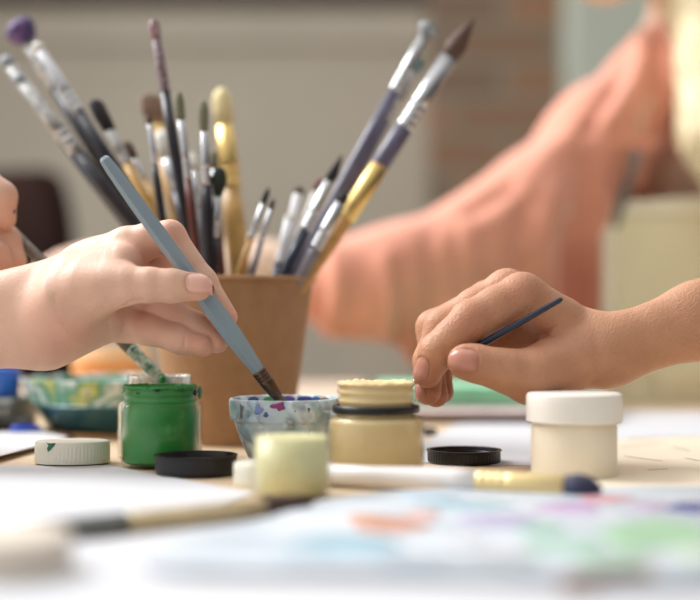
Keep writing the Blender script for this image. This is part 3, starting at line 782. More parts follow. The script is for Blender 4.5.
# ------------------------------------------------------------------ brushes
def brush(label, tip, end, R, Lb, Lf, m_h, m_f, m_b, shape='round', tipr=None, Rb=None, Rend=None, group=None, collar=None, collar_m=None, flat=1.0, name='paintbrush', facet=False, hprof=None, bands=None, Rf0=None, cat='paintbrush', roll=0.0, tipcol=None):
    """tip, end: world points (m). lengths and radii mm. local z runs from the handle end to the bristle tip"""
    ax = tip - end; L = ax.length / MM
    q = ax.to_track_quat('Z', 'Y')
    o = empty(name, end); o.rotation_mode = 'QUATERNION'; o.rotation_quaternion = q @ Matrix.Rotation(roll, 3, 'Z').to_quaternion()
    tag(o, label, cat, group)
    Rb = Rb or R * .9; Rend = Rend or R * .55; Rf0 = Rf0 or R * .95
    zf0 = L - Lb - Lf; zf1 = L - Lb
    if hprof is None:
        hp = [(0, 0), (Rend * .6, .2), (Rend, 1.5), (R * .85, zf0 * .35), (R, zf0 * .7), (R * 1.02, zf0 * .85), (Rf0 * .97, zf0 + .01), (0, zf0 + .01)]
    else:
        hp = [(0, 0)] + [(r, t * zf0) for r, t in hprof] + [(0, zf0 + .01)]
    bm = bm_lathe(hp, 8 if facet else 24, flat=flat if facet else 1.0)
    mesh_obj('handle', bm, m_h, o, autosmooth=math.radians(30) if facet else None)
    fp = [(0, zf0 + .05), (Rf0 * .9, zf0 + .05), (Rf0, zf0 + .2)]
    for k in (.12, .22, .32):
        z = zf0 + Lf * k
        fp += [(Rf0, z - .5), (Rf0 * .88, z), (Rf0, z + .5)]
    fp += [(Rf0 * 1.0, zf0 + Lf * .42), (Rb, zf1 - .2), (Rb * .9, zf1), (0, zf1)]
    bm = bm_lathe(fp, 24)
    if flat != 1.0:
        for v in bm.verts:
            t = max(0.0, min(1.0, (v.co.z / MM - zf0) / Lf)); v.co.y *= 1 + (flat - 1) * t; v.co.x *= 1 + (1 / flat - 1) * .35 * t
    mesh_obj('ferrule', bm, m_f, o)
    if shape == 'round': bp = [(0, zf1 - 1), (Rb * .92, zf1 - .5), (Rb * 1.12, zf1 + Lb * .35), (Rb * .95, zf1 + Lb * .65), (Rb * .4, L - Lb * .1), (0, L)]
    elif shape == 'bullet': bp = [(0, zf1 - 1), (Rb * .95, zf1 - .5), (Rb * 1.15, zf1 + Lb * .4), (Rb * 1.15, zf1 + Lb * .7), (Rb * .8, L - Lb * .1), (Rb * .3, L - .2), (0, L)]
    elif shape == 'flat': bp = [(0, zf1 - 1), (Rb * .95, zf1 - .5), (Rb * 1.2, zf1 + Lb * .5), (Rb * 1.2, L - Lb * .1), (Rb * .9, L), (0, L)]
    elif shape == 'mop': bp = [(0, zf1 - 1), (Rb * .95, zf1 - .5), (Rb * 1.9, zf1 + Lb * .45), (Rb * 2.0, zf1 + Lb * .65), (Rb * 1.5, L - Lb * .12), (Rb * .6, L - .2), (0, L)]
    else: bp = [(0, zf1 - 1), (Rb * .92, zf1 - .5), (Rb * 1.1, zf1 + Lb * .3), (Rb * .6, zf1 + Lb * .7), (Rb * .15, L - .3), (0, L)]
    bm = bm_lathe(bp, 28)
    if flat != 1.0:
        for v in bm.verts: v.co.y *= flat; v.co.x *= 1 + (1 / flat - 1) * .35
    for v in bm.verts:      # ragged hair
        if v.co.z / MM > zf1 + .5:
            k = 1 + RNG.normal(0, .035); v.co.x *= k; v.co.y *= k
    mesh_obj('bristles', bm, m_b, o)
    if tipcol is not None:   # dried paint at the point
        bm = bm_lathe([(Rb * 1.14, L - Lb * .55), (Rb * 1.25, L - Lb * .35), (Rb * 1.0, L - Lb * .05), (Rb * .4, L + .35), (0, L + .5)], 24)
        mesh_obj('dried_paint', bm, tipcol, o)
    if bands:
        for z0, z1, rr, bmat_, nm in bands:
            mesh_obj(nm, bm_lathe([(rr * .9, z0), (rr, z0 + .1), (rr, z1 - .1), (rr * .9, z1)], 24), bmat_, o)
    return o

H_black = mat('black_lacquer', (34, 32, 40), rough=0.3, var=0.25, scale=120)
H_navy = mat('navy_lacquer', (40, 48, 66), rough=0.25, var=0.15, scale=120)
H_purple = mat('dusty_purple_lacquer', (96, 92, 112), rough=0.3, var=0.15, scale=90)
H_wood = mat('bare_wood_handle', (206, 158, 96), rough=0.45, var=0.12, scale=100)
H_gold = mat('amber_lacquer', (192, 152, 88), rough=0.3, var=0.2, scale=70)
H_grey = mat('grey_lacquer', (128, 124, 130), rough=0.4, var=0.15, scale=90)
H_redbrown = mat('red_brown_lacquer', (98, 52, 44), rough=0.3, var=0.2)
H_greyblue = mat('grey_blue_plastic', (132, 148, 158), rough=0.38, var=0.03, scale=30)
H_paintwood = mat('paint_rubbed_wood', (104, 98, 92), rough=0.6, var=0.0, col2=(128, 118, 108), scale=160)
B_dark = mat('dark_bristles', (34, 28, 32), rough=0.7, var=0.3, scale=300)
B_brown = mat('brown_bristles', (92, 70, 58), rough=0.7, var=0.25, scale=300)
B_olive = mat('grey_olive_bristles', (116, 116, 92), rough=0.7, var=0.15, scale=300)
B_cream = mat('cream_bristles', (232, 214, 160), rough=0.7, var=0.12, scale=300)
B_white = mat('white_bristles', (226, 222, 214), rough=0.7, var=0.1, scale=300)
B_violet = mat('blue_violet_stained_bristles', (64, 62, 110), rough=0.6, var=0.0, col2=(112, 76, 128), scale=120)
B_teal = mat('teal_stained_bristles', (92, 132, 138), rough=0.6, var=0.2, scale=200)
B_greyt = mat('grey_stained_bristles', (150, 156, 160), rough=0.6, var=0.2, scale=200)
B_green = mat('dark_green_bristles', (34, 42, 36), rough=0.7, var=0.3, scale=300)
B_redpaint = mat('red_and_white_caked_bristles', (104, 36, 46), rough=0.6, var=0.0, col2=(190, 172, 174), scale=420)
F_spatter = mat('red_and_white_spattered_ferrule', (62, 34, 42), rough=0.5, var=0.0, col2=(170, 150, 156), scale=420)

def cup_brush(label, tip, rim, **kw):
    """tip and rim crossing as (column, row, distance); the handle carries on down into the cup until it meets wall or floor"""
    T = P(*tip); Rm = P(*rim)
    ax = (Rm - T).normalized(); p = Rm.copy(); r_ = kw.get('R', 3.0) * MM
    while True:
        q = p + ax * 0.001
        zz = q.z / MM; lim = (CR0 + (CR1 - CR0) * zz / CH - 1.6) * MM - r_ * .7
        if zz < 5.5 or math.hypot(q.x - CUP.x, q.y - CUP.y) > lim: break
        p = q
    if (p - Rm).length < 0.012: p = Rm + ax * 0.012
    return brush(label, T, p, group='paintbrushes standing in the kraft cup', **kw)

RV = 278
cup_brush('big brush with blue and purple stained mop head, topmost at upper left', (16, 22, 985), (176, RV, 950), R=6.2, Rb=5.4, Rf0=5.8, Lb=18, Lf=40, m_h=H_black, m_f=M_dullsilver, m_b=B_violet, shape='mop')
cup_brush('slim silver-tipped brush right beside the purple mop head', (34, 42, 945), (186, RV, 931), R=4.2, Lb=8, Lf=50, m_h=H_black, m_f=M_silver, m_b=B_white, shape='round')
cup_brush('paint-stained silver brush leaning farthest left in the cup', (2, 56, 945), (170, RV, 925), R=5.2, Lb=9, Lf=62, m_h=H_navy, m_f=M_dullsilver, m_b=B_greyt, shape='round')
cup_brush('greyish brush with spattered ferrule just inside the leftmost one', (14, 74, 930), (177, RV, 915), R=4.8, Lb=9, Lf=60, m_h=H_black, m_f=M_dullsilver, m_b=B_greyt, shape='round')
cup_brush('amber-handled brush half hidden behind the leaning left bundle', (76, 150, 965), (166, RV, 940), R=3.8, Lb=10, Lf=24, m_h=H_wood, m_f=M_gold, m_b=B_olive, shape='round')
cup_brush('short flat brush with square dark bristles above the grey handle', (95, 102, 920), (186, RV, 905), R=4.0, Rb=6.0, Lb=23, Lf=24, m_h=H_gold, m_f=M_dullsilver, m_b=B_dark, shape='flat', flat=.6)
cup_brush('small dark-tipped brush with brown ferrule beside the square-headed one', (125, 141, 935), (193, RV, 912), R=3.0, Rb=3.1, Lb=15, Lf=16, m_h=H_gold, m_f=M_dullsilver, m_b=B_brown, shape='bullet')
cup_brush('tall thin dark brush caked with red and white paint at the tip', (153, 19, 905), (196, RV, 900), R=3.5, Rb=3.0, Rf0=3.4, Lb=14, Lf=34, m_h=H_black, m_f=F_spatter, m_b=B_redpaint, shape='bullet')
cup_brush('fine brush with pale pointed tip just left of the tall red-caked one', (148, 112, 898), (170, RV, 893), R=2.6, Rb=2.0, Rf0=2.3, Lb=8, Lf=26, m_h=H_black, m_f=M_silver, m_b=B_brown, shape='point')
cup_brush('round olive-tipped brush with red-brown handle', (178, 91, 890), (199, RV, 890), R=2.9, Rb=2.7, Lb=19, Lf=38, m_h=H_redbrown, m_f=M_silver, m_b=B_olive, shape='bullet')
cup_brush('upright olive-tipped brush with long silver ferrule and black handle', (203, 100, 885), (210, RV, 885), R=3.6, Rb=2.7, Rf0=3.3, Lb=20, Lf=34, m_h=H_black, m_f=M_silver, m_b=B_olive, shape='bullet')
cup_brush('brush with plump dark green teardrop tip', (220, 167, 888), (212, RV, 888), R=3.4, Rb=2.5, Rf0=2.9, Lb=19, Lf=26, m_h=H_black, m_f=M_silver, m_b=B_green, shape='mop')
cup_brush('large cream-bristled brush with gold ferrule and amber handle', (221, 88, 975), (240, RV, 965), R=7.4, Rb=6.2, Rf0=6.8, Lb=27, Lf=44, m_h=H_gold, m_f=M_gold, m_b=B_cream, shape='bullet')
cup_brush('fan-headed brush with brown and white bristles behind the tall dark one', (150, 96, 985), (190, RV, 965), R=4.5, Rb=7.2, Rf0=4.5, Lb=22, Lf=24, m_h=H_wood, m_f=M_gold, m_b=mat('tan_bristles', (138, 112, 92), rough=.7, var=.3, scale=200), shape='flat', flat=.6)
cup_brush('white-bristled brush hidden behind the red-caked and olive brushes', (160, 130, 960), (200, RV, 945), R=4.2, Rb=5.2, Lb=22, Lf=22, m_h=H_navy, m_f=M_silver, m_b=B_white, shape='bullet')
cup_brush('silver-shafted brush peeking between the two olive-tipped ones', (192, 152, 950), (204, RV, 940), R=3.4, Rb=3.6, Lb=14, Lf=24, m_h=H_grey, m_f=M_silver, m_b=B_white, shape='round')
cup_brush('olive brush tip right behind the dark green teardrop tip', (213, 150, 945), (222, RV, 935), R=3.0, Rb=3.0, Lb=14, Lf=24, m_h=H_redbrown, m_f=M_silver, m_b=B_olive, shape='bullet')
cup_brush('thin wooden brush with small black oval tip near the cup centre', (269, 187, 905), (237, RV, 900), R=2.3, Rb=1.9, Rf0=2.0, Lb=12, Lf=24, m_h=H_wood, m_f=M_silver, m_b=B_dark, shape='round')
cup_brush('thinnest grey brush with tiny black tip, right of the wooden one', (274, 198, 912), (250, RV, 908), R=2.3, Rb=1.5, Rf0=1.8, Lb=8, Lf=22, m_h=H_grey, m_f=M_silver, m_b=B_dark, shape='round')
cup_brush('short brush with white ferrule, leftmost of the right-hand fan', (300, 186, 950), (279, RV, 940), R=3.4, Rb=3.3, Lb=6, Lf=40, m_h=H_navy, m_f=mat('white_ferrule', (242, 243, 245), rough=0.3, var=.05), m_b=B_brown, shape='round')
cup_brush('stubby white-shafted brush low beside the cup centre', (291, 214, 930), (276, RV, 925), R=3.6, Rb=3.6, Lb=4, Lf=30, m_h=H_navy, m_f=mat('white_lacquer_ferrule', (244, 245, 248), rough=0.3, var=.04), m_b=B_white, shape='round')
cup_brush('short brush with brown bristle tuft and pale ferrule', (322, 180, 960), (283, RV, 945), R=3.4, Rb=3.4, Lb=10, Lf=36, m_h=H_grey, m_f=mat('pale_ferrule', (222, 218, 212), rough=0.3, var=.06), m_b=mat('rust_bristles', (108, 70, 60), rough=.7, var=.2, scale=200), shape='flat')
cup_brush('brush with black pointed tip and bright silver ferrule, middle of right bundle', (342, 155, 925), (282, RV, 915), R=3.8, Rb=3.4, Rf0=3.8, Lb=20, Lf=36, m_h=H_navy, m_f=M_silver, m_b=B_dark, shape='point')
cup_brush('long brush with grey ball-shaped tip and dusty purple handle', (431, 24, 965), (292, RV, 935), R=4.4, Rb=3.6, Rf0=4.0, Lb=9, Lf=46, m_h=H_purple, m_f=M_silver, m_b=B_greyt, shape='mop')
cup_brush('long brush with teal-stained tip between two longer ones', (420, 58, 985), (298, RV, 950), R=4.2, Rb=4.0, Lb=12, Lf=40, m_h=H_purple, m_f=M_silver, m_b=B_teal, shape='bullet')
bb = cup_brush('biggest right-leaning brush with brown pointed bristles and gold band', (474, 18, 945), (308, RV, 912), R=6.0, Rb=6.4, Rf0=5.6, Lb=34, Lf=58, m_h=H_wood, m_f=M_silver, m_b=B_brown, shape='point')
Lq = (P(474, 18, 945) - bb.location).length / MM
mesh_obj('gold_band', bm_lathe([(5.6, Lq - 165), (6.35, Lq - 164), (6.35, Lq - 124), (5.6, Lq - 123)], 24), M_gold, bb)
mesh_obj('dark_collar', bm_lathe([(5.4, Lq - 123), (6.2, Lq - 122), (6.1, Lq - 92), (5.4, Lq - 91)], 24), H_purple, bb)
cup_brush('short silver-ferruled brush resting along the wooden handle at far right', (346, 192, 905), (300, RV, 905), R=3.8, Rb=3.4, Rf0=3.8, Lb=8, Lf=34, m_h=H_grey, m_f=M_silver, m_b=B_dark, shape='round')

# ------------------------------------------------------------------ the hands
def W(u, v, dd, d0=FOCUS):
    return tuple(P(u, v, d0 + dd))
def chain(pts, d0=FOCUS, flat=None):
    """pts: (column, row, depth offset mm, radius in pixels at d0)"""
    k = d0 / F * MM
    return [Prim(W(*a[:3], d0), W(*b[:3], d0), a[3] * k, b[3] * k, flat) for a, b in zip(pts[:-1], pts[1:])]

YF = ((0, 1, 0), .72)
# --- left, fair hand
A_base = (chain([(-330, 345, 40, 62), (-60, 325, 12, 50), (35, 317, 8, 47)], flat=YF)
          + chain([(40, 316, 8, 47), (100, 286, 16, 46)], flat=((0, 1, 0), .55))
          + chain([(50, 329, 2, 33), (108, 320, 8, 21)])
          + chain([(66, 304, -8, 32), (112, 284, -17, 20)])
          + chain([(78, 280, 0, 28), (122, 264, -4, 20)]))
A_thumb = chain([(88, 290, -12, 26), (128, 285, -22, 18), (150, 285, -25, 16), (172, 286, -25, 15.5), (198, 287, -23, 13.5)])
A_index = chain([(90, 270, 20, 30), (128, 249, 12, 22), (150, 240, 8, 17), (170, 236, 5, 15), (203, 282, 2, 13.5), (226, 317, 0, 11.5)])
A_mid = chain([(108, 290, 38, 22), (160, 307, 12, 16.5), (194, 327, 4, 15), (217, 342, 1, 11.5)])
A_ring = chain([(112, 320, 22, 20), (150, 329, 7, 15.5), (182, 339, 0, 14.5), (203, 345, -2, 12)])
A_pink = chain([(105, 325, 36, 18), (148, 332, 30, 13), (178, 340, 22, 11)])
A_fill = chain([(118, 264, 32, 18), (164, 262, 26, 13), (186, 290, 22, 11)])
fA = Body(A_base, [A_thumb, A_index, A_mid, A_ring, A_pink, A_fill], kb=.012, kl=.007, kc=.004, kf=.0008)
crA = [([W(122, 300, -14), W(117, 318, -12), W(118, 338, -6)], .0011, .0012),
       ([W(96, 326, -20), W(101, 336, -16), W(102, 346, -8)], .0011, .0009), ([W(106, 322, -18), W(110, 336, -12)], .0009, .0006),
       ([W(168, 270, -36), W(170, 284, -38), W(168, 300, -34)], .0010, .0008), ([W(173, 271, -36), W(175, 284, -38), W(174, 296, -34)], .0008, .0005), ([W(163, 271, -36), W(164, 284, -38)], .0008, .0004),
       ([W(142, 300, -30), W(130, 303, -26), W(121, 312, -22)], .0013, .0013),
       ([W(160, 322, -10), W(163, 338, -8)], .0009, .0006), ([W(165, 322, -10), W(168, 339, -8)], .0008, .0004), ([W(186, 330, -10), W(184, 349, -8)], .0009, .0005),
       ([W(20, 350, -22), W(46, 336, -26), W(56, 312, -28), W(54, 295, -26)], .0013, .0006), ([W(8, 348, -22), (W(34, 336, -26)), W(44, 312, -28)], .0012, .0004),
       ([W(60, 352, -18), W(80, 336, -24), W(92, 318, -26), W(104, 308, -26)], .0016, .0006),
       ([W(146, 240, -6), W(147, 252, -8), W(150, 262, -10)], .0012, .0006)]
nA = (Vector(W(200, 285.5, -23)), Vector((1, 0, -.03)), Vector((.05, -1, .22)), .0125, .0112)
crA.append(nail_rim(fA, *nA))
crA = [(p, w, d * 1.25) for p, w, d in crA]
flA = [(W(203, 287, -30), .010, .55), (W(217, 342, -5), .014, .6), (W(203, 346, -8), .014, .6), (W(226, 318, -4), .013, .5), (W(170, 228, 0), .014, .5), (W(70, 345, -18), .022, .55), (W(150, 315, -8), .022, .4), (W(140, 255, 0), .014, .4)]
pA = sdf_object('person', fA, .00075, M_skinA, creases=crA, flush=flA)
tag(pA, 'person with fair hand gripping the grey-blue brush over the bowl', 'person')
nail(pA, fA, *nA, M_nailA)

# --- right, tan hand
B_base = (chain([(960, 249, 40, 50), (700, 320, 6, 36), (614, 349, 0, 31)], flat=((0, 1, 0), .8))
          + chain([(614, 349, 0, 31), (576, 341, 6, 30), (545, 316, 8, 23)], flat=((0, 1, 0), .8))
          + chain([(568, 340, 18, 28), (512, 312, 22, 22)])
          + chain([(550, 345, 24, 26), (494, 342, 30, 20)])
          + chain([(596, 356, -3, 30), (552, 366, -10, 27)]))
B_thumb = chain([(566, 364, -8, 27), (529, 376, -20, 26), (506, 371, -26, 20), (490, 367, -28, 17), (474, 363, -28, 16.6), (464, 361, -28, 15.8)])
B_index = chain([(560, 319, 2, 23), (522, 297, -2, 23), (496, 308, -6, 20), (471, 321, -10, 19.5), (452, 338, -12, 17), (437, 352, -12, 16.5), (427, 374, -11, 14)])
B_mid = chain([(545, 310, 12, 22), (507, 291, 14, 21), (475, 307, 12, 18), (442, 327, 9, 17), (429, 360, 5, 14.5), (428, 392, 0, 13)])
B_ring = chain([(530, 315, 24, 20), (488, 300, 28, 19), (433, 327, 23, 16), (430, 364, 17, 13.5), (436, 395, 11, 12.5)])
B_pink = chain([(530, 325, 36, 18), (480, 312, 40, 16), (443, 340, 35, 13.5), (439, 370, 29, 12), (443, 392, 22, 11)])
fB = Body(B_base, [B_thumb, B_index, B_mid, B_ring, B_pink], kb=.010, kl=.0055, kc=.005, kf=.0007)
crB = []
for c in range(5):     # knuckle folds
    o = (c - 2) * 3.4
    crB.append(([W(459 + o, 304 - o * .6, -20), W(467 + o, 311 - o * .4, -24), W(473 + o, 322, -26), W(476 + o, 330, -24)], .0008, .0006 if c in (1, 2, 3) else .0003))
for c in range(4):
    o = (c - 1.5) * 3.6
    crB.append(([W(490 + o, 351, -40), W(495 + o, 363, -42), W(492 + o, 380, -40)], .0008, .0007))
for c in range(3):
    o = (c - 1) * 3.0
    crB.append(([W(429 - o * .5, 337 + o, -20), W(437 - o * .5, 345 + o, -24), W(448 - o * .5, 352 + o, -22)], .0008, .0005))
    crB.append(([W(434 + o, 311 - o * .4, 0), W(441 + o, 317 - o * .4, -4), W(446 + o, 326, -4)], .0008, .0006))
crB += [([W(519, 352, -6), W(540, 338, -6), W(556, 326, -8)], .0016, .0018), ([W(524, 340, -4), W(512, 330, 0)], .0016, .0014), ([W(535, 355, -12), W(515, 345, -8)], .0014, .0014),
        ([W(506, 330, 4), W(514, 340, 0), W(514, 352, -2)], .0014, .0012),
        ([W(592, 318, -16), W(598, 350, -20), W(594, 380, -16)], .003, .0006)]
nB = [(Vector(W(462, 361.5, -28)), Vector((-1, 0, .14)), Vector((0, -1, .10)), .0142, .0125),
      (Vector(W(424.5, 372, -11)), Vector((-.35, -.1, -1)), Vector((-.55, -1, .1)), .0118, .0100),
      (Vector(W(423, 392, 0)), Vector((.05, -.1, -1)), Vector((-.7, -1, 0)), .0105, .0085)]
for q in nB: crB.append(nail_rim(fB, *q))
crB = [(p, w, d * 1.35) for p, w, d in crB]
flB = [(W(466, 361, -35), .012, .5), (W(425, 377, -16), .012, .55), (W(428, 395, -6), .012, .6), (W(436, 396, 4), .012, .6), (W(470, 318, -20), .012, .45), (W(520, 290, -14), .016, .35), (W(443, 394, 18), .012, .6), (W(525, 345, -4), .02, .5)]
pB = sdf_object('person', fB, .00075, M_skinB, creases=crB, flush=flB)
tag(pB, 'person with tan hand dipping a thin navy brush at the cream jar', 'person')
for q in nB: nail(pB, fB, *q, M_nailB)

# --- hand at the left frame edge
D0 = 838.0
D_base = chain([(-420, 190, 30, 56), (-170, 205, 10, 46), (-80, 205, 6, 38)], D0, flat=((0, 1, 0), .75)) + chain([(-90, 205, 6, 40), (-50, 205, 6, 32)], D0, flat=((0, 1, 0), .7))
D_i = chain([(-60, 185, 2, 22), (-22, 177, -6, 16), (2, 196, -8, 14), (4, 218, -6, 12)], D0)
D_m = chain([(-60, 210, 8, 20), (-18, 218, 4, 14), (7, 240, 4, 13), (15, 261, 2, 12)], D0)
D_r = chain([(-60, 230, -4, 18), (-26, 238, -8, 14), (-6, 252, -8, 12.5), (1, 263, -8, 11.5)], D0)
D_p = chain([(-66, 245, -10, 16), (-36, 252, -12, 12), (-20, 266, -12, 11)], D0)
D_t = chain([(-80, 215, -14, 22), (-50, 232, -22, 16), (-30, 244, -24, 13)], D0)
fD = Body(D_base, [D_i, D_m, D_r, D_p, D_t], kb=.012, kl=.007, kc=.004, kf=.0008)
pD = sdf_object('person', fD, .0013, M_skinA, flush=[(W(5, 218, -12, D0), .012, .3), (W(15, 262, -4, D0), .012, .3), (W(0, 262, -14, D0), .012, .3)])
tag(pD, 'person at the left frame edge whose fingers hold a greyish brush', 'person')
b = bmesh.new(); bmesh.ops.create_icosphere(b, subdivisions=2, radius=.0012); bmesh.ops.scale(b, vec=(.8, .3, 1.3), verts=b.verts)
pt = np.array([W(12, 211, -14, D0)], np.float32)
for _ in range(30): pt = pt + np.array([[0, 1, 0]], np.float32) * np.maximum(fD(pt), 0)[:, None]
mesh_obj('paint_spot', b, mat('violet_spot', (96, 62, 112), rough=.5), pD, loc=tuple(pt[0]))

# --- brushes in the hands
M_brownf = mat('dark_bronze_ferrule', (92, 74, 62), rough=0.3, metal=.9, var=.15, scale=200)
gbz = brush('grey-blue faceted brush held in the fair left hand', P(287, 410, 772), P(103, 157, 752), R=6.0, Lb=8, Lf=19, m_h=H_greyblue, m_f=M_brownf, m_b=B_brown, shape='round', Rb=3.3, Rf0=4.4, facet=True, flat=.8, roll=.4,
            hprof=[(2.2, 0), (3.9, .012), (4.7, .06), (5.5, .2), (5.7, .36), (5.4, .52), (6.2, .62), (7.0, .74), (6.9, .84), (5.6, .94), (4.5, 1.0)])
brush('thin navy brush held in the tan right hand', P(404, 388, 768), P(562.5, 298.5, 753), R=2.1, Lb=6, Lf=10, m_h=H_navy, m_f=M_silver, m_b=B_dark, shape='point', Rb=1.7, Rf0=2.0, Rend=1.5)
brush('greyish worn brush dipped in the jar behind the green one', P(171, 389, 824), P(-12, 208, 856), R=4.0, Lb=9, Lf=26, m_h=H_paintwood, m_f=mat('green_smeared_ferrule', (60, 120, 92), rough=.4, var=0, col2=(200, 212, 196), scale=260), m_b=M_tealpaint, shape='round', Rb=3.5, Rf0=3.9, Rend=3.4)

# --- brushes lying on the table
def lying(label, tipuv, enduv, R, **kw):
    def g(u, v):
        d = (EYE - R) * F / (v - HOR); return P(u, v, d)
    return brush(label, g(*tipuv), g(*enduv), R=R, **kw)
lying('brush with grey handle and pale ferrule lying across the near left', (314, 502.5), (-120, 549), 4.3, Lb=27, Lf=64, m_h=mat('slate_grey_lacquer', (108, 110, 106), rough=.4, var=.06), m_f=mat('champagne_ferrule', (214, 192, 150), rough=.35, metal=.5, var=.08), m_b=mat('umber_bristles', (70, 48, 40), rough=.7, var=.2, scale=200), shape='round', Rb=4.0, Rf0=4.3, Rend=3.6)
lying('big brush with white handle and gold ferrule lying before the cream jar', (603, 489), (318, 474), 6.0, Lb=17, Lf=42, m_h=mat('white_handle_lacquer', (232, 226, 222), rough=.35, var=.03), m_f=mat('pale_gold_ferrule', (234, 208, 150), rough=.35, metal=.35, var=.08), m_b=mat('navy_bristles', (52, 54, 78), rough=.7, var=.2, scale=200), shape='round', Rb=5.6, Rf0=5.9, Rend=5.4)
lying('dark brush end poking out behind the cream jar', (345, 430), (437, 431.5), 3.0, Lb=8, Lf=12, m_h=H_navy, m_f=M_silver, m_b=B_dark, shape='round', Rend=2.6)
lying('added stick at the palette edge nearest the viewer', (650, 577), (560, 584), 3.0, Lb=2, Lf=1, m_h=mat('shadow_brown', (134, 92, 62), rough=.6, var=.15), m_f=H_wood, m_b=H_wood, shape='bullet', Rend=2.8, name='shadow_standin', cat='standin')  # rod added in place of the brown shadow along the palette edge

# ------------------------------------------------------------------ the seated person behind the table
def V3(x, y, z): return (x * MM, y * MM, z * MM)
def PP(u, v, d): return tuple(P(u, v, d))
C0 = 1400.0
def cch(pts, flat=None):
    """(column, row, distance, radius mm)"""
    return [Prim(PP(*a[:3]), PP(*b[:3]), a[3] * MM, b[3] * MM, flat) for a, b in zip(pts[:-1], pts[1:])]
C_base = (cch([(705, 110, 1460, 100), (705, 380, 1480, 92), (705, 620, 1490, 115)], flat=((0, 1, 0), .7))
          + cch([(662, 80, 1430, 36), (820, 70, 1440, 40)])
          + cch([(705, 40, 1440, 50), (690, -60, 1405, 48)])
          + cch([(672, -140, 1395, 86), (655, -120, 1390, 80)])
          + cch([(650, -90, 1390, 62), (603, -32, 1384, 31)])
          + cch([(590, -78, 1386, 20), (572, -74, 1384, 12)])
          + cch([(612, -120, 1388, 52), (610, -60, 1386, 44)])
          # arms
          + cch([(652, 88, 1425, 38), (598, 140, 1385, 34), (528, 208, 1345, 32), (356, 279, 1297, 28), (250, 281, 1285, 31), (150, 279, 1280, 23), (90, 278, 1280, 23), (66, 278, 1276, 17)])
          + cch([(830, 80, 1440, 44), (900, 340, 1430, 38), (860, 367, 1230, 26), (830, 370, 1180, 24)])
          # legs
          + [Prim(V3(280, 1480, -235), V3(250, 1060, -200), .078, .058), Prim(V3(250, 1060, -200), V3(250, 1080, -690), .055, .040), Prim(V3(250, 1090, -715), V3(250, 960, -725), .034, .026),
             Prim(V3(460, 1480, -235), V3(470, 1060, -200), .078, .058), Prim(V3(470, 1060, -200), V3(470, 1080, -690), .055, .040), Prim(V3(470, 1090, -715), V3(470, 960, -725), .034, .026)])
C_f = [cch([(100, 268 + i * 10, 1276 - i * 3, 10), (66, 264 + i * 11, 1272, 9), (40 + 3 * abs(i - 1), 270 + i * 11, 1268, 8)]) for i in range(4)]
C_f.append(cch([(120, 285, 1262, 14), (95, 300, 1246, 10), (74, 304, 1240, 9)]))
C_f += [cch([(826 - i * 3, 389, 1190, 12), (812 - i * 16, 382, 1150 + i * 6, 9), (806 - i * 18, 388, 1120 + i * 8, 8)]) for i in range(4)]
C_f.append(cch([(840, 390, 1200, 13), (866, 386, 1160, 9), (868, 392, 1140, 8)]))
fC = Body(C_base, C_f, kb=.030, kl=.012, kc=.006, kf=.002)
pC = sdf_object('person', fC, .0048, M_skinC, flush=[(PP(60, 280, 1265), .04, .5)])
tag(pC, 'blond person in coral shirt and beige apron leaning over the table', 'person')
M_eye = mat('eye_white', (232, 228, 224), rough=.2); M_iris = mat('iris', (70, 90, 110), rough=.2); M_lip = mat('lip', (196, 110, 104), rough=.4)
for (u, v, d) in ((588, -108, 1340), (590, -106, 1432)):
    b = bmesh.new(); bmesh.ops.create_uvsphere(b, u_segments=16, v_segments=12, radius=.013)
    e = mesh_obj('eye', b, M_eye, pC, loc=PP(u, v, d))
    b = bmesh.new(); bmesh.ops.create_uvsphere(b, u_segments=12, v_segments=8, radius=.0065); mesh_obj('iris', b, M_iris, e, loc=(-.0085, 0, 0))
b = bmesh.new(); bmesh.ops.create_uvsphere(b, u_segments=16, v_segments=10, radius=.012); bmesh.ops.scale(b, vec=(.6, 2.0, .6), verts=b.verts)
mesh_obj('mouth', b, M_lip, pC, loc=PP(573, -47, 1384))

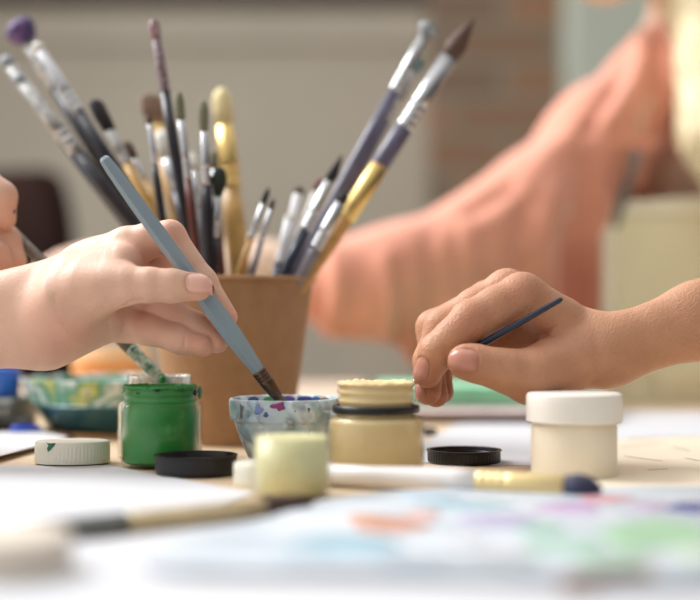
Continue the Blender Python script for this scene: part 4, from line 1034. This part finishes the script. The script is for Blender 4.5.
# shirt
S_base = (cch([(715, 140, 1466, 105), (705, 330, 1484, 110), (700, 560, 1490, 130)], flat=((0, 1, 0), .72))
          + cch([(676, 34, 1430, 30), (656, 84, 1424, 42)])
          + cch([(654, 86, 1422, 44), (598, 136, 1385, 44), (530, 206, 1345, 43), (480, 240, 1325, 40), (400, 270, 1302, 37), (340, 283, 1292, 40)])
          + cch([(590, 170, 1395, 46), (578, 330, 1405, 46)])
          + cch([(520, 250, 1352, 44), (505, 330, 1350, 36)])
          + cch([(470, 270, 1330, 40), (440, 332, 1325, 24), (428, 356, 1325, 14)])
          + cch([(500, 330, 1350, 34), (490, 378, 1355, 12)])
          + cch([(352, 300, 1294, 34), (440, 314, 1318, 30)])
          + cch([(830, 90, 1445, 55), (880, 260, 1440, 54)]))
fS = Body(S_base, kb=.034)
FOLDS = [  # (column, row) ends, half width in px, height in mm
    ((582, 168), (566, 400), 15, -20), ((524, 205), (508, 400), 10, -13), ((552, 190), (540, 400), 9, 9), ((604, 185), (602, 330), 10, 10), ((470, 225), (462, 380), 9, 7), ((492, 240), (486, 390), 7, -7),
    ((386, 258), (389, 330), 7, 8), ((402, 262), (404, 340), 8, -8), ((362, 262), (350, 330), 10, -5), ((430, 240), (428, 350), 9, -6), ((448, 235), (444, 350), 7, 5),
    ((648, 40), (612, 120), 8, 9), ((634, 52), (590, 128), 8, -8), ((660, 30), (652, 130), 9, -12), ((600, 110), (520, 180), 9, 6), ((560, 150), (470, 215), 8, -6),
    ((640, 130), (610, 185), 10, -9), ((625, 150), (690, 140), 9, 8), ((655, 170), (690, 196), 9, -9), ((640, 170), (645, 200), 8, 7), ((338, 245), (330, 330), 7, 5), ((322, 250), (318, 325), 6, -4),
]
def folds(v):
    d = v[:, 1] / MM
    u = 350 + F * (v[:, 0] / MM) / d; w = HOR - F * (v[:, 2] / MM - EYE) / d
    a = np.zeros(len(v), np.float32)
    uw = np.stack([u + 3 * np.sin(w / 17), w + 2 * np.sin(u / 23)], 1)
    for p, q, r, hgt in FOLDS:
        p = np.array(p, float); q = np.array(q, float); ba = q - p; pa = uw - p
        t0 = (pa @ ba) / (ba @ ba); t = np.clip(t0, 0, 1)
        dist = np.linalg.norm(pa - t[:, None] * ba, axis=1)
        a += hgt * np.exp(-(dist / r) ** 2) * np.clip(0.45 + 0.8 * t, 0, 1)
    return (a * MM).astype(np.float32)
sh = sdf_object('shirt', fS, .0052, M_shirt, parent=pC, displace=folds)
sh['label'] = 'loose coral cotton shirt'
# collar lapel beside the neck
# hair
H_base = (cch([(690, -165, 1398, 92), (668, -165, 1394, 88)])
          + cch([(720, -120, 1400, 70), (718, 0, 1376, 44), (722, 60, 1335, 36), (724, 130, 1316, 36), (734, 200, 1312, 18)])
          + cch([(740, -120, 1450, 60), (760, 20, 1490, 50), (770, 120, 1540, 30)]))
fH = Body(H_base, kb=.03)
def strands(v):
    a = np.arctan2(v[:, 1] - 1.35, v[:, 0] - .35)
    return (0.0022 * np.sin(v[:, 0] * 900 + 2 * np.sin(v[:, 2] * 30)) + .0016 * np.sin(v[:, 1] * 700 + v[:, 2] * 12)).astype(np.float32)
sdf_object('hair', fH, .0045, M_hair, parent=pC, displace=strands)['label'] = 'long blond hair falling over the shoulder'
# apron bib: a curved cloth with thickness
def cloth(name, umin, umax, vtop, vbot, depth, th, m, parent, nu=26, nv=30):
    bm = bmesh.new(); g = []
    for j in range(nv + 1):
        row = []
        for i in range(nu + 1):
            s = i / nu; t = j / nv
            u = umin + (umax - umin) * s; v = vtop(s) + (vbot - vtop(s)) * t
            row.append(bm.verts.new(P(u, v, depth(s, t))))
        g.append(row)
    for j in range(nv):
        for i in range(nu): bm.faces.new((g[j][i], g[j][i + 1], g[j + 1][i + 1], g[j + 1][i]))
    o = mesh_obj(name, bm, m, parent)
    s = o.modifiers.new('thickness', 'SOLIDIFY'); s.thickness = th; s.offset = 0
    return o
bib = lambda s, t: 1346 + 50 * (s - .3) ** 2 - 6 * math.sin(t * 7 + s * 5) * t - 14 * t
ap = cloth('apron', 606, 800, lambda s: 206 - 14 * s, 470, bib, .0022, M_apron, pC)
ap['label'] = 'beige canvas apron bib'
cloth('apron_binding', 602, 617, lambda s: 205, 468, lambda s, t: bib(0, t) - 3.2, .002, M_apron_edge, ap, nu=3)
cloth('apron_hem', 606, 800, lambda s: 203 - 14 * s, 216, lambda s, t: bib(s, 0) - 3.0, .002, M_apron_edge, ap, nv=3)
cloth('apron_pocket', 655, 790, lambda s: 368 - 4 * s, 440, lambda s, t: bib(.5, .6) - 8 - 6 * math.sin(s * 9) * (1 - t), .002, M_apron, ap, nv=8)
brush('grey-handled brush tucked behind the apron bib', P(600, 268, 1358), P(639, 150, 1334), R=5.0, Lb=8, Lf=14, m_h=mat('grey_green_lacquer', (104, 112, 108), rough=.4, var=.08), m_f=H_grey, m_b=B_dark, shape='round', Rend=4.4)

# stool under the seated person
st = empty('stool', (.36, 1.5, -.75)); tag(st, 'plain wooden stool under the person in the coral shirt', 'stool')
mesh_obj('seat', bm_lathe([(0, 360), (150, 360), (160, 366), (160, 384), (152, 390), (0, 390)], 48), M_wood, st, autosmooth=math.radians(40))
for a in range(4):
    bm = leg_bm(.1 * math.cos(a * math.pi / 2 + .78), .1 * math.sin(a * math.pi / 2 + .78), 0, .36, .015); mesh_obj('leg', bm, M_wood, st, smooth=False)
